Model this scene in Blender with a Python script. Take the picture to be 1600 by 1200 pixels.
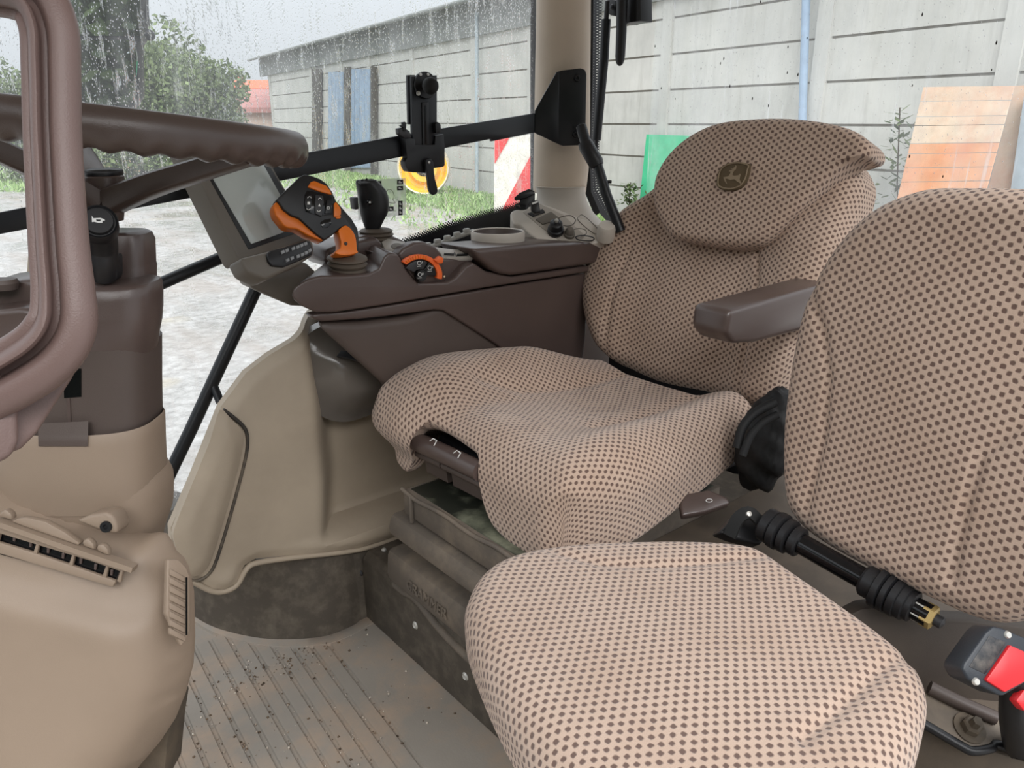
import bpy, bmesh, math, random
from mathutils import Vector, Matrix, geometry
random.seed(7)
for o in list(bpy.data.objects): bpy.data.objects.remove(o, do_unlink=True)
scn = bpy.context.scene
COL = scn.collection
V = Vector
# ------------------------------------------------------------------ camera
# X = rear of the tractor, Y = its right side, Z up, origin on the cab floor under the lens
FPX, HC = 1200.0, 1.10
AZ, PIT = math.radians(50.0), math.atan(410/1200)
FH = V((math.cos(AZ), math.sin(AZ), 0)); ZU = V((0, 0, 1))
FW = FH*math.cos(PIT) - ZU*math.sin(PIT); UPV = FH*math.sin(PIT) + ZU*math.cos(PIT)
RT = V((math.sin(AZ), -math.cos(AZ), 0)); CAM = V((0, 0, HC))
cd = bpy.data.cameras.new('camera'); co = bpy.data.objects.new('camera', cd); COL.objects.link(co)
cd.sensor_width = 36; cd.lens = 36*FPX/1600; cd.clip_start = .02; cd.clip_end = 500
R3 = Matrix((RT, UPV, -FW)).transposed()
co.matrix_world = Matrix.Translation(CAM) @ R3.to_4x4()
scn.camera = co
# ------------------------------------------------------------------ light
scn.view_settings.view_transform = 'Standard'; scn.view_settings.look = 'None'
scn.view_settings.gamma = 1; scn.view_settings.use_curve_mapping = False
scn.view_settings.exposure = 0.33
w = bpy.data.worlds.new('overcast'); scn.world = w; w.use_nodes = True
nt = w.node_tree; nt.nodes.clear()
tc = nt.nodes.new('ShaderNodeTexCoord'); sp = nt.nodes.new('ShaderNodeSeparateXYZ')
mr = nt.nodes.new('ShaderNodeMapRange'); mr.inputs[1].default_value = 0; mr.inputs[2].default_value = 1
mr.inputs[3].default_value = .60; mr.inputs[4].default_value = 1.80          # overcast: zenith ~3x horizon
bg = nt.nodes.new('ShaderNodeBackground'); bg.inputs[0].default_value = (.90, .945, 1.0, 1)
ow = nt.nodes.new('ShaderNodeOutputWorld')
nt.links.new(tc.outputs['Generated'], sp.inputs[0]); nt.links.new(sp.outputs[2], mr.inputs[0])
nt.links.new(mr.outputs[0], bg.inputs[1]); nt.links.new(bg.outputs[0], ow.inputs[0])
sl = bpy.data.lights.new('sun', 'SUN'); sl.energy = 2.9; sl.angle = math.radians(55); sl.color = (1, .985, .97)
so = bpy.data.objects.new('sun', sl); COL.objects.link(so)
so.rotation_euler = V((.30, .66, -.68)).to_track_quat('-Z', 'Y').to_euler()

# ------------------------------------------------------------------ helpers
def ray(u, v): return FW + RT*((u-800)/FPX) - UPV*((v-600)/FPX)
def at(u, v, x=None, y=None, z=None, d=None):
    r = ray(u, v)
    t = x/r.x if x is not None else y/r.y if y is not None else (z-HC)/r.z if z is not None else d
    return CAM + r*t
class Pl:
    def __init__(s, P, N): s.P = V(P); s.N = V(N).normalized()
    def __call__(s, u, v):
        r = ray(u, v); return CAM + r*((s.P-CAM).dot(s.N)/r.dot(s.N))
    def off(s, k): return Pl(s.P + s.N*k, s.N)          # towards the viewer when N faces the lens
def PY(y): return Pl((0, y, 0), (0, -1, 0))
def PX(x): return Pl((x, 0, 0), (-1, 0, 0))
def PZ(z): return Pl((0, 0, z), (0, 0, 1))
def PF(u, v, d, tilt=0, yaw=0):
    n = -(Matrix.Rotation(math.radians(yaw), 3, 'Z') @ FH); n = n*math.cos(math.radians(tilt)) + ZU*math.sin(math.radians(tilt))
    return Pl(at(u, v, d=d), n)

def PR(u, v, d): return Pl(at(u, v, d=d), -ray(u, v))          # plane square to the line of sight at (u,v)
def link(me, name, mat=None, parent=None, sharp=35):
    me.name = name
    for p in me.polygons: p.use_smooth = True
    if sharp is not None: me.set_sharp_from_angle(angle=math.radians(sharp))
    o = bpy.data.objects.new(name, me); COL.objects.link(o)
    if mat is not None: me.materials.append(mat)
    if parent is not None:
        o.parent = parent; o.matrix_parent_inverse = Matrix.Translation(-parent.location)
    return o
def mesh(name, vs, fs, mat=None, parent=None, sharp=35, uvs=None):
    me = bpy.data.meshes.new(name); me.from_pydata([tuple(v) for v in vs], [], fs); me.validate()
    if uvs:
        ul = me.uv_layers.new(name='UVMap')
        for l in me.loops: ul.data[l.index].uv = uvs[l.vertex_index]
    b = bmesh.new(); b.from_mesh(me); bmesh.ops.recalc_face_normals(b, faces=b.faces); b.to_mesh(me); b.free()
    return link(me, name, mat, parent, sharp)
def frombm(name, b, mat=None, parent=None, sharp=35):
    bmesh.ops.recalc_face_normals(b, faces=b.faces)
    me = bpy.data.meshes.new(name); b.to_mesh(me); b.free(); return link(me, name, mat, parent, sharp)
def tag(o, label=None, cat=None, group=None, kind=None):
    if label: o['label'] = label
    if cat: o['category'] = cat
    if group: o['group'] = group
    if kind: o['kind'] = kind
    return o
def thing(name, label, cat, loc=(0, 0, 0), group=None):
    o = bpy.data.objects.new(name, None); COL.objects.link(o); o.location = loc; o.empty_display_size = .05
    return tag(o, label, cat, group)
def cr(pts, n=8, closed=True):
    """Catmull-Rom through points (tuples or Vectors)"""
    pts = [V(p) for p in pts]; m = len(pts); out = []
    for i in range(m if closed else m-1):
        g = (lambda k: pts[k % m]) if closed else (lambda k: pts[min(max(k, 0), m-1)])
        a, b, c, d = g(i-1), g(i), g(i+1), g(i+2)
        for j in range(n):
            t = j/n; t2 = t*t; t3 = t2*t
            out.append(.5*((2*b) + (c-a)*t + (2*a-5*b+4*c-d)*t2 + (3*b-a-3*c+d)*t3))
    if not closed: out.append(pts[-1])
    return out
def prism(name, pts, vec, mat, parent=None, bev=0, seg=2, sharp=35, only_front=False, backf=None):
    b = bmesh.new(); n = len(pts); vec = V(vec)
    f = [b.verts.new(p) for p in pts]; k = [b.verts.new(backf(V(p)+vec) if backf else V(p)+vec) for p in pts]
    F0 = b.faces.new(f); b.faces.new(k[::-1])
    for i in range(n): b.faces.new((f[i], k[i], k[(i+1) % n], f[(i+1) % n]))
    bmesh.ops.recalc_face_normals(b, faces=b.faces)
    if bev:
        fe = set(F0.edges)
        es = [e for e in b.edges if len(e.link_faces) == 2 and e.calc_face_angle(0) > math.radians(25) and (not only_front or e in fe)]
        bmesh.ops.bevel(b, geom=es, offset=bev, segments=seg, profile=.5, affect='EDGES', clamp_overlap=True)
    return frombm(name, b, mat, parent, sharp)
def pp(name, px, pl, th, mat, parent=None, bev=0, seg=2, smooth=0, sharp=35, only_front=False, backf=None):
    """outline seen in the photo, put at its own depth plane, with thickness th away from the viewer"""
    if smooth: px = [(p.x, p.y) for p in cr([(a, b, 0) for a, b in px], smooth)]
    return prism(name, [pl(u, v) for u, v in px], -pl.N*th, mat, parent, bev, seg, sharp, only_front, backf)
def box(name, c, size, mat, parent=None, bev=0, rot=None, seg=2):
    b = bmesh.new(); bmesh.ops.create_cube(b, size=1)
    M = Matrix.Diagonal((size[0], size[1], size[2], 1)); bmesh.ops.transform(b, matrix=M, verts=b.verts)
    if bev: bmesh.ops.bevel(b, geom=list(b.edges), offset=bev, segments=seg, profile=.5, affect='EDGES', clamp_overlap=True)
    if rot is not None: bmesh.ops.transform(b, matrix=rot.to_4x4(), verts=b.verts)
    bmesh.ops.translate(b, vec=V(c), verts=b.verts)
    return frombm(name, b, mat, parent)
def basis(z, x=None):
    z = V(z).normalized(); x = V(x) if x is not None else (V((1, 0, 0)) if abs(z.x) < .8 else V((0, 1, 0)))
    x = (x - z*x.dot(z)).normalized(); return Matrix((x, z.cross(x), z)).transposed()
def loft(name, secs, mat, parent=None, closed=True, caps=True, sharp=35, loop=False, uvs=None):
    m = len(secs[0]); vs = [p for s in secs for p in s]; fs = []; L = len(secs)
    for i in range(L if loop else L-1):
        for j in range(m if closed else m-1):
            a = i*m+j; b_ = i*m+(j+1) % m; i2 = (i+1) % L; fs.append((a, b_, i2*m+(j+1) % m, i2*m+j))
    if caps and closed and not loop: fs += [tuple(range(m))[::-1], tuple(range((L-1)*m, L*m))]
    return mesh(name, vs, fs, mat, parent, sharp, uvs)
def tube(name, pts, r, mat, parent=None, n=12, spline=0, loop=False, sec=None, sharp=50, upv=None):
    """r: number or list; sec: optional list of (a,b) cross-section points (b towards upv)"""
    pts = [V(p) for p in pts]
    rs = list(r) if isinstance(r, (list, tuple)) else [r]*len(pts)
    if spline:
        q = cr([(a.x, a.y, a.z) for a in pts], spline, loop); rr = cr([(a, 0, 0) for a in rs], spline, loop)
        pts = q; rs = [a.x for a in rr]
    secs = []; L = len(pts); prev = None
    for i, p in enumerate(pts):
        a = pts[(i-1) % L] if (loop or i > 0) else p; b = pts[(i+1) % L] if (loop or i < L-1) else p
        T = (b-a).normalized()
        u = upv if upv is not None else prev if prev is not None else (ZU if abs(T.z) < .9 else V((1, 0, 0)))
        u = (u - T*u.dot(T)).normalized(); s = T.cross(u); prev = u
        if sec: secs.append([p + s*(a_*rs[i]) + u*(b_*rs[i]) for a_, b_ in sec])
        else: secs.append([p + (s*math.cos(k*2*math.pi/n) + u*math.sin(k*2*math.pi/n))*rs[i] for k in range(n)])
    return loft(name, secs, mat, parent, loop=loop, sharp=sharp)
def lathe(name, prof, o, axis, mat, parent=None, n=32, sharp=35, caps=True):
    B = basis(axis); o = V(o); secs = []
    for r, h in prof: secs.append([o + B @ V((r*math.cos(2*math.pi*k/n), r*math.sin(2*math.pi*k/n), h)) for k in range(n)])
    return loft(name, secs, mat, parent, sharp=sharp, caps=caps)
def ball(name, c, r, mat, parent=None, n=20, sc=(1, 1, 1)):
    b = bmesh.new(); bmesh.ops.create_uvsphere(b, u_segments=n, v_segments=n//2, radius=r)
    for v in b.verts: v.co = V((v.co.x*sc[0], v.co.y*sc[1], v.co.z*sc[2])) + V(c)
    return frombm(name, b, mat, parent, None)
def sstep(a, b, x):
    t = min(max((x-a)/(b-a), 0), 1); return t*t*(3-2*t)
def segd(p, a, b):
    d = b-a; t = max(0, min(1, (p-a).dot(d)/max(d.dot(d), 1e-12))); return (p-a-d*t).length
def polyd(p, pl): return min(segd(p, pl[i], pl[i+1]) for i in range(len(pl)-1))
def pad(name, ctrl, cen, D, bulge, re, th, mat, parent=None, nt=192, nr=46, up=6):
    """upholstered pad: closed outline ctrl in cloth metres, D(s,t,h)->3D, rounded edge re, thickness th"""
    ol = cr([(a, b, 0) for a, b in ctrl], 12); cen = V((cen[0], cen[1], 0))
    # resample by angle count along arc length
    L = [0]
    for i in range(len(ol)): L.append(L[-1] + (ol[(i+1) % len(ol)]-ol[i]).length)
    pts = []; k = 0
    for i in range(nt):
        s = L[-1]*i/nt
        while L[k+1] < s: k += 1
        f = (s-L[k])/max(L[k+1]-L[k], 1e-9); pts.append(ol[k].lerp(ol[(k+1) % len(ol)], f))
    vs = []; uv = []; fs = []; rings = []
    prof = [((i/nr), 0) for i in range(1, nr+1)]
    nedge = 7
    def rowpt(p, rho_in, hoff):
        return p, hoff
    for ri in range(1, nr+1+nedge+2):
        rings.append([])
    for i, p in enumerate(pts):
        d = p-cen; R = d.length; dn = d/R; Rin = max(R-re, R*.3); acc = 0; lp = None
        row = []
        for ri in range(1, nr+1): row.append((cen + dn*Rin*(ri/nr), 0.0))
        for e in range(1, nedge+1):
            a = math.pi/2*e/nedge; row.append((cen + dn*(Rin + re*math.sin(a)), -re*(1-math.cos(a))))
        row.append((cen + dn*R*.995, -(th-re*.3))); row.append((cen + dn*max(R-re*1.2, R*.3), -th))
        r0 = 0
        for ri, (q, h) in enumerate(row):
            hb = bulge(q.x, q.y); P = D(q.x, q.y, h + hb*(1 if h > -re*.5 else 0.6))
            if lp is not None: acc += (P-lp).length
            else: acc = (q-cen).length
            lp = P; rings[ri].append(len(vs)); vs.append(P); u_ = cen + dn*acc; uv.append((u_.x, u_.y))
    c0 = len(vs); vs.append(D(cen.x, cen.y, bulge(cen.x, cen.y))); uv.append((cen.x, cen.y))
    for i in range(nt): fs.append((c0, rings[0][i], rings[0][(i+1) % nt]))
    for a in range(len(rings)-1):
        for i in range(nt): fs.append((rings[a][i], rings[a+1][i], rings[a+1][(i+1) % nt], rings[a][(i+1) % nt]))
    fs.append(tuple(rings[-1]))
    return mesh(name, vs, fs, mat, parent, 60, uv)
def relief(name, px, pl, hf, th, mat, parent=None, step=.012, smooth=0, sharp=40, lap=0):
    """panel with an outline seen in the photo and a height field hf(a,b,distance_to_edge) along the normal, closed with thickness th"""
    if smooth: px = [(p.x, p.y) for p in cr([(a, b, 0) for a, b in px], smooth)]
    N = pl.N; ex = N.cross(ZU); ex = (ex if ex.length > .1 else V((1, 0, 0))).normalized(); ey = ex.cross(N)*-1
    O = pl.P; pts = []
    w3 = [pl(u, v) for u, v in px]; o2 = [V(((p-O).dot(ex), (p-O).dot(ey))) for p in w3]
    dense = []
    for i, p in enumerate(o2):
        q = o2[(i+1) % len(o2)]; k = max(1, int((q-p).length/step))
        dense += [p.lerp(q, j/k) for j in range(k)]
    n0 = len(dense); lox = min(p.x for p in dense); hix = max(p.x for p in dense); loy = min(p.y for p in dense); hiy = max(p.y for p in dense)
    loop = dense + [dense[0]]; inner = []
    def inside(p):
        c = False; j = n0-1
        for i in range(n0):
            a, b = dense[i], dense[j]
            if (a.y > p.y) != (b.y > p.y) and p.x < (b.x-a.x)*(p.y-a.y)/(b.y-a.y)+a.x: c = not c
            j = i
        return c
    y = loy+step/2; r = 0
    while y < hiy:
        x = lox + (step/2 if r % 2 else 0)
        while x < hix:
            p = V((x, y))
            if inside(p) and polyd(p, loop) > step*.55: inner.append(p)
            x += step
        y += step*.87; r += 1
    allp = dense+inner
    v2, e, f, *_ = geometry.delaunay_2d_cdt(allp, [(i, (i+1) % n0) for i in range(n0)], [], 1, 1e-6)
    hs = []; bd = []
    for p in v2:
        d = polyd(V(p), loop); hs.append(hf(p.x, p.y, d)); bd.append(d < step*.3)
    fs = [tuple(t) for t in f]; m = len(v2); ed = {}
    nb = [set() for _ in range(m)]
    for t in fs:
        for i in t: nb[i] |= set(t) - {i}
    for _i in range(lap): hs = [hs[i] if bd[i] or not nb[i] else .4*hs[i] + .6*sum(hs[k] for k in nb[i])/len(nb[i]) for i in range(m)]
    vs = [O + ex*p.x + ey*p.y + N*h for p, h in zip(v2, hs)]
    for t in fs:
        for i in range(len(t)):
            a, b = t[i], t[(i+1) % len(t)]; ed[(a, b)] = 1
    vs += [p - N*th for p in vs[:m]]
    fs2 = fs + [tuple(i+m for i in t[::-1]) for t in fs]
    for (a, b) in ed:
        if (b, a) not in ed: fs2.append((b, a, a+m, b+m))
    return mesh(name, vs, fs2, mat, parent, sharp), (O, ex, ey)
def drape(name, quad, obj, lift, th, mat, parent=None, nx=10, ny=3):
    """thin piece lying on a curved surface: quad of 4 picture points laid on obj"""
    from mathutils.bvhtree import BVHTree
    t = BVHTree.FromPolygons([v.co for v in obj.data.vertices], [tuple(p.vertices) for p in obj.data.polygons]); fr = []; bk = []
    for j in range(ny+1):
        for i in range(nx+1):
            a, b = i/nx, j/ny; q = [V(p) for p in quad]; p = (q[0]*(1-a)+q[1]*a)*(1-b) + (q[3]*(1-a)+q[2]*a)*b
            r = ray(p.x, p.y).normalized(); h = t.ray_cast(CAM, r)[0]; fr.append((r, (h-CAM).length if h is not None else 9))
    W = nx+1; D_ = [q[1] for q in fr]
    for k in range(ny*W-1, -1, -1):
        if D_[k] > D_[k+W] + .02: D_[k] = D_[k+W]
    R_q = [q[0] for q in fr]; fr = [CAM + r*(d-lift) for r, d in zip(R_q, D_)]; bk = [CAM + r*(d-lift+th) for r, d in zip(R_q, D_)]
    n = len(fr); fs = []; W = nx+1
    for j in range(ny):
        for i in range(nx):
            k = j*W+i; fs += [(k, k+1, k+W+1, k+W), (n+k, n+k+W, n+k+W+1, n+k+1)]
    bd = list(range(W)) + [j*W+nx for j in range(1, ny+1)] + [ny*W+i for i in range(nx-1, -1, -1)] + [j*W for j in range(ny-1, 0, -1)]
    for i, k in enumerate(bd): m = bd[(i+1) % len(bd)]; fs.append((k, n+k, n+m, m))
    return mesh(name, fr+bk, fs, mat, parent)
def stack(name, lv, y, ratio, mat, parent=None, n=40, sub=4, pw=2.4, d=None, caps=True):
    """upright turned body: levels (left px, right px, px y), centred on the plane Y=y"""
    secs = []; q = cr([(a, b, c) for a, b, c in lv], sub, False) if sub else [V(l) for l in lv]
    for a in q:
        uL, uR, v = a; c = at((uL+uR)/2, v, y=y) if d is None else at((uL+uR)/2, v, d=d)
        t = (c-CAM).dot(FW); w = (uR-uL)/2*t/FPX; s = []
        for k in range(n):
            th = 2*math.pi*k/n; cc, ss = math.cos(th), math.sin(th)
            s.append(c + RT*(w*math.copysign(abs(cc)**(2/pw), cc)) + FH*(w*ratio*math.copysign(abs(ss)**(2/pw), ss)))
        secs.append(s)
    return loft(name, secs, mat, parent, caps=caps)
def text(name, s, o, ex, ey, h, mat, parent=None, depth=.0004):
    cu = bpy.data.curves.new(name, 'FONT'); cu.body = s; cu.size = h; cu.extrude = depth; cu.align_x = 'CENTER'; cu.align_y = 'CENTER'
    t = bpy.data.objects.new(name, cu); COL.objects.link(t); dg = bpy.context.evaluated_depsgraph_get()
    me = bpy.data.meshes.new_from_object(t.evaluated_get(dg)); bpy.data.objects.remove(t, do_unlink=True)
    ex = V(ex).normalized(); ey = V(ey); ey = (ey-ex*ey.dot(ex)).normalized(); B = Matrix((ex, ey, ex.cross(ey))).transposed().to_4x4()
    me.transform(Matrix.Translation(V(o)) @ B); return link(me, name, mat, parent)

# ------------------------------------------------------------------ materials
def srgb(r, g, b):
    f = lambda c: (c/255/12.92) if c/255 <= .04045 else ((c/255+.055)/1.055)**2.4
    return (f(r), f(g), f(b), 1)
class N:
    def __init__(s, m): s.m = m; m.use_nodes = True; s.t = m.node_tree; s.t.nodes.clear(); s.out = s.n('OutputMaterial')
    def n(s, k, **kw):
        x = s.t.nodes.new('ShaderNode'+k)
        for a, b in kw.items(): setattr(x, a, b)
        return x
    def l(s, a, b): s.t.links.new(a, b)
    def math(s, op, a, b=None, c=None):
        x = s.n('Math', operation=op)
        for i, q in enumerate((a, b, c)):
            if q is None: continue
            if isinstance(q, (int, float)): x.inputs[i].default_value = q
            else: s.l(q, x.inputs[i])
        return x.outputs[0]
    def mix(s, f, a, b):
        x = s.n('Mix', data_type='RGBA')
        for i, q in ((0, f), (6, a), (7, b)):
            if isinstance(q, (int, float, tuple)): x.inputs[i].default_value = q
            else: s.l(q, x.inputs[i])
        return x.outputs[2]
    def noise(s, co, sc, det=3, rough=.5):
        x = s.n('TexNoise'); x.inputs['Scale'].default_value = sc; x.inputs['Detail'].default_value = det; x.inputs['Roughness'].default_value = rough
        if co is not None: s.l(co, x.inputs['Vector'])
        return x.outputs[0]
    def ramp(s, f, a, b):
        x = s.n('MapRange'); s.l(f, x.inputs[0]); x.inputs[1].default_value = a; x.inputs[2].default_value = b; return x.outputs[0]
def plastic(name, col, rough=.5, grain=.25, gscale=900, spec=.4, dirt=None, dirt_amt=.5, dscale=6, metal=0, coat=0):
    m = bpy.data.materials.new(name); g = N(m); p = g.n('BsdfPrincipled'); g.l(p.outputs[0], g.out.inputs[0])
    tc = g.n('TexCoord').outputs['Object']
    base = srgb(*col)
    p.inputs['Roughness'].default_value = rough; p.inputs['Specular IOR Level'].default_value = spec; p.inputs['Metallic'].default_value = metal
    if coat: p.inputs['Coat Weight'].default_value = coat
    v = g.noise(tc, 5, 4); c = g.mix(g.ramp(v, .3, .7), tuple(x*.9 for x in base[:3])+(1,), tuple(min(1, x*1.08) for x in base[:3])+(1,))
    if dirt:
        dn = g.noise(tc, dscale, 8, .65); c = g.mix(g.math('MULTIPLY', g.ramp(dn, .45, .68), dirt_amt), c, srgb(*dirt))
        p.inputs['Roughness'].default_value = rough
    g.l(c, p.inputs['Base Color'])
    if grain:
        b = g.n('Bump'); b.inputs['Strength'].default_value = grain; b.inputs['Distance'].default_value = .0006
        g.l(g.noise(tc, gscale, 2), b.inputs['Height']); g.l(b.outputs[0], p.inputs['Normal'])
    return m
def fabric(name, base, dot, stain=None):
    m = bpy.data.materials.new(name); g = N(m); p = g.n('BsdfPrincipled'); g.l(p.outputs[0], g.out.inputs[0])
    uv = g.n('UVMap').outputs[0]; s = g.n('SeparateXYZ')
    # slight weave irregularity
    nz = g.n('TexNoise'); nz.inputs['Scale'].default_value = 60; g.l(uv, nz.inputs['Vector'])
    off = g.n('VectorMath', operation='MULTIPLY_ADD'); g.l(nz.outputs['Color'], off.inputs[0]); off.inputs[1].default_value = (.0022, .0022, 0); g.l(uv, off.inputs[2])
    g.l(off.outputs[0], s.inputs[0])
    CX, CY = .0172, .0122
    def lattice(ox, oy):
        a = g.math('ABSOLUTE', g.math('SUBTRACT', g.math('FRACT', g.math('ADD', g.math('DIVIDE', s.outputs[0], CX), ox)), .5))
        b = g.math('ABSOLUTE', g.math('SUBTRACT', g.math('FRACT', g.math('ADD', g.math('DIVIDE', s.outputs[1], CY), oy)), .5))
        qa = g.math('MULTIPLY', a, CX/.0033); qb = g.math('MULTIPLY', b, CY/.0031); q = g.math('POWER', g.math('ADD', g.math('POWER', qa, 3.2), g.math('POWER', qb, 3.2)), .3125); return q
    q = g.math('MINIMUM', lattice(0, 0), lattice(.5, .5)); q = g.math('ADD', q, g.math('MULTIPLY', g.math('SUBTRACT', g.noise(uv, 170, 2), .5), .75))
    mask = g.n('MapRange', interpolation_type='SMOOTHSTEP'); g.l(q, mask.inputs[0])
    mask.inputs[1].default_value = .62; mask.inputs[2].default_value = 1.16; mask.inputs[3].default_value = 1; mask.inputs[4].default_value = 0
    wv = g.n('TexWave', wave_type='BANDS', bands_direction='Y'); wv.inputs['Scale'].default_value = 420; wv.inputs['Distortion'].default_value = 1.5; g.l(uv, wv.inputs['Vector'])
    fine = g.noise(uv, 1500, 2)
    bc = g.mix(g.ramp(fine, .3, .7), tuple(x*.82 for x in srgb(*base)[:3])+(1,), tuple(x*1.1 for x in srgb(*base)[:3])+(1,))
    if stain: bc = g.mix(g.math('MULTIPLY', g.ramp(g.noise(uv, 7, 4), .45, .7), .45), bc, srgb(*stain))
    c = g.mix(mask.outputs[0], bc, g.mix(g.ramp(fine, .3, .7), tuple(x*.8 for x in srgb(*dot)[:3])+(1,), srgb(*dot)))
    g.l(c, p.inputs['Base Color']); p.inputs['Roughness'].default_value = .95; p.inputs['Specular IOR Level'].default_value = .15
    p.inputs['Sheen Weight'].default_value = .25; p.inputs['Sheen Roughness'].default_value = .5
    h = g.math('ADD', g.math('MULTIPLY', mask.outputs[0], -1), g.math('MULTIPLY', fine, .35))
    h = g.math('ADD', h, g.math('MULTIPLY', wv.outputs[1], .18))
    b = g.n('Bump'); b.inputs['Strength'].default_value = .55; b.inputs['Distance'].default_value = .0016; g.l(h, b.inputs['Height']); g.l(b.outputs[0], p.inputs['Normal'])
    return m
def glassmat(name, haze=.06, drops=.5, seedv=0, tint=(1, 1, 1), streak=0):
    m = bpy.data.materials.new(name); g = N(m)
    tr = g.n('BsdfTransparent'); tr.inputs[0].default_value = tint+(1,)
    co = g.n('TexCoord').outputs['Object']; mp = g.n('Mapping'); g.l(co, mp.inputs[0]); mp.inputs['Location'].default_value = (seedv, seedv*.7, 0)
    stretch = g.n('Mapping'); g.l(mp.outputs[0], stretch.inputs[0]); stretch.inputs['Scale'].default_value = (1, 1, .42)
    # rain beads and runs
    v1 = g.n('TexVoronoi'); v1.inputs['Scale'].default_value = 380; g.l(stretch.outputs[0], v1.inputs['Vector'])
    pick = g.n('TexWhiteNoise'); g.l(v1.outputs['Position'], pick.inputs[0])
    dens = g.ramp(g.noise(mp.outputs[0], 7, 3), .32, .7)
    m1 = g.math('MULTIPLY', g.math('LESS_THAN', v1.outputs['Distance'], .28), g.math('LESS_THAN', pick.outputs['Value'], g.math('MULTIPLY', g.math('ADD', dens, .25), drops)))
    runs = g.n('Mapping'); g.l(mp.outputs[0], runs.inputs[0]); runs.inputs['Scale'].default_value = (1, 1, .12)
    nr = g.noise(runs.outputs[0], 120, 3, .6); m2 = g.math('MULTIPLY', g.ramp(nr, .57, .64), .6*drops)
    mk = g.math('MAXIMUM', m1, m2)
    h = g.math('ADD', g.math('MULTIPLY', v1.outputs['Distance'], -1.0), g.math('MULTIPLY', nr, .7))
    b = g.n('Bump'); b.inputs['Strength'].default_value = 1.0; b.inputs['Distance'].default_value = .012; g.l(h, b.inputs['Height'])
    rf = g.n('BsdfRefraction'); rf.inputs['IOR'].default_value = 1.25; rf.inputs['Roughness'].default_value = .02; g.l(b.outputs[0], rf.inputs['Normal'])
    tl = g.n('BsdfTranslucent'); tl.inputs[0].default_value = (.85, .87, .88, 1)
    mx = g.n('MixShader'); g.l(g.math('MULTIPLY', mk, .75), mx.inputs[0]); g.l(tr.outputs[0], mx.inputs[1]); g.l(rf.outputs[0], mx.inputs[2])
    mh = g.n('MixShader'); hz = g.math('MULTIPLY', g.ramp(g.noise(runs.outputs[0], 16, 5), .25, .75), haze*1.6); 
    dirt = None
    if streak:                                            # wiper scratches and dirt specks
        rot = g.n('Mapping'); g.l(mp.outputs[0], rot.inputs[0]); rot.inputs['Rotation'].default_value = (math.radians(48), 0, 0); rot.inputs['Scale'].default_value = (1, 1, .07)
        sc_ = g.math('MULTIPLY', g.ramp(g.noise(rot.outputs[0], 60, 2), .60, .72), g.ramp(g.noise(mp.outputs[0], 3.0, 2), .48, .62))
        hz = g.math('ADD', hz, g.math('MULTIPLY', sc_, streak))
        v3 = g.n('TexVoronoi'); v3.inputs['Scale'].default_value = 60; g.l(stretch.outputs[0], v3.inputs['Vector']); pk = g.n('TexWhiteNoise'); g.l(v3.outputs['Position'], pk.inputs[0])
        dirt = g.math('MULTIPLY', g.math('LESS_THAN', v3.outputs['Distance'], .10), g.math('LESS_THAN', pk.outputs['Value'], .22))
    g.l(hz, mh.inputs[0]); g.l(mx.outputs[0], mh.inputs[1]); g.l(tl.outputs[0], mh.inputs[2])
    gl = g.n('BsdfGlossy'); gl.inputs['Roughness'].default_value = .02
    fr = g.n('Fresnel'); fr.inputs[0].default_value = 1.3
    mg = g.n('MixShader'); g.l(g.math('MULTIPLY', fr.outputs[0], .6), mg.inputs[0]); g.l(mh.outputs[0], mg.inputs[1]); g.l(gl.outputs[0], mg.inputs[2])
    if dirt is not None:
        dd = g.n('BsdfDiffuse'); dd.inputs[0].default_value = (.05, .045, .04, 1); md_ = g.n('MixShader'); g.l(dirt, md_.inputs[0]); g.l(mg.outputs[0], md_.inputs[1]); g.l(dd.outputs[0], md_.inputs[2]); mg = md_
    g.l(mg.outputs[0], g.out.inputs[0]); return m
BROWN = plastic('brown_plastic', (82, 69, 65), .30, spec=.55)
BROWN_LOW = plastic('brown_plastic_lower', (80, 69, 64), .48)
BEIGE = plastic('beige_plastic', (172, 158, 140), .55, dirt=(142, 128, 112), dirt_amt=.25)
PINKBEIGE = plastic('warm_beige_plastic', (141, 124, 108), .5)
BEIGEGREY = plastic('grey_beige_plastic', (190, 182, 172), .45)
BLACK = plastic('black_plastic', (28, 28, 30), .4, grain=.15)
GLOSSBLACK = plastic('gloss_black', (14, 14, 16), .12, grain=0)
BLACKMETAL = plastic('black_steel', (22, 24, 28), .35, grain=.1)
RUBBER = plastic('black_rubber', (20, 20, 20), .7)
BOOT = plastic('brown_rubber', (92, 82, 72), .6)
GREYFRAME = plastic('grey_plastic', (104, 98, 90), .45)
DARKGREY = plastic('dark_grey_plastic', (52, 52, 54), .4)
ORANGE = plastic('orange_plastic', (226, 116, 26), .35, grain=.1)
ORANGERED = plastic('orange_dial', (236, 106, 50), .35, grain=.1)
WHITE = plastic('white_print', (225, 225, 222), .5, grain=0)
RED = plastic('red_plastic', (216, 44, 50), .3, grain=0)
STEEL = plastic('bright_steel', (190, 188, 182), .35, metal=.35, grain=.1)
BRASS = plastic('zinc_nut', (186, 160, 104), .35, metal=.35, grain=.1)
DUSTY = plastic('dusty_black_plastic', (58, 54, 50), .6, dirt=(128, 116, 100), dirt_amt=.8, dscale=12)
MUDDY = plastic('muddy_plastic', (94, 86, 78), .7, dirt=(130, 117, 102), dirt_amt=.8, dscale=9)
MUDDARK = plastic('muddy_dark_plastic', (78, 70, 60), .75, dirt=(112, 98, 82), dirt_amt=.7, dscale=14)
MATRUB = plastic('floor_rubber', (136, 129, 120), .75, grain=.5, gscale=260, dirt=(160, 138, 118), dirt_amt=.85, dscale=7)
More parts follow.
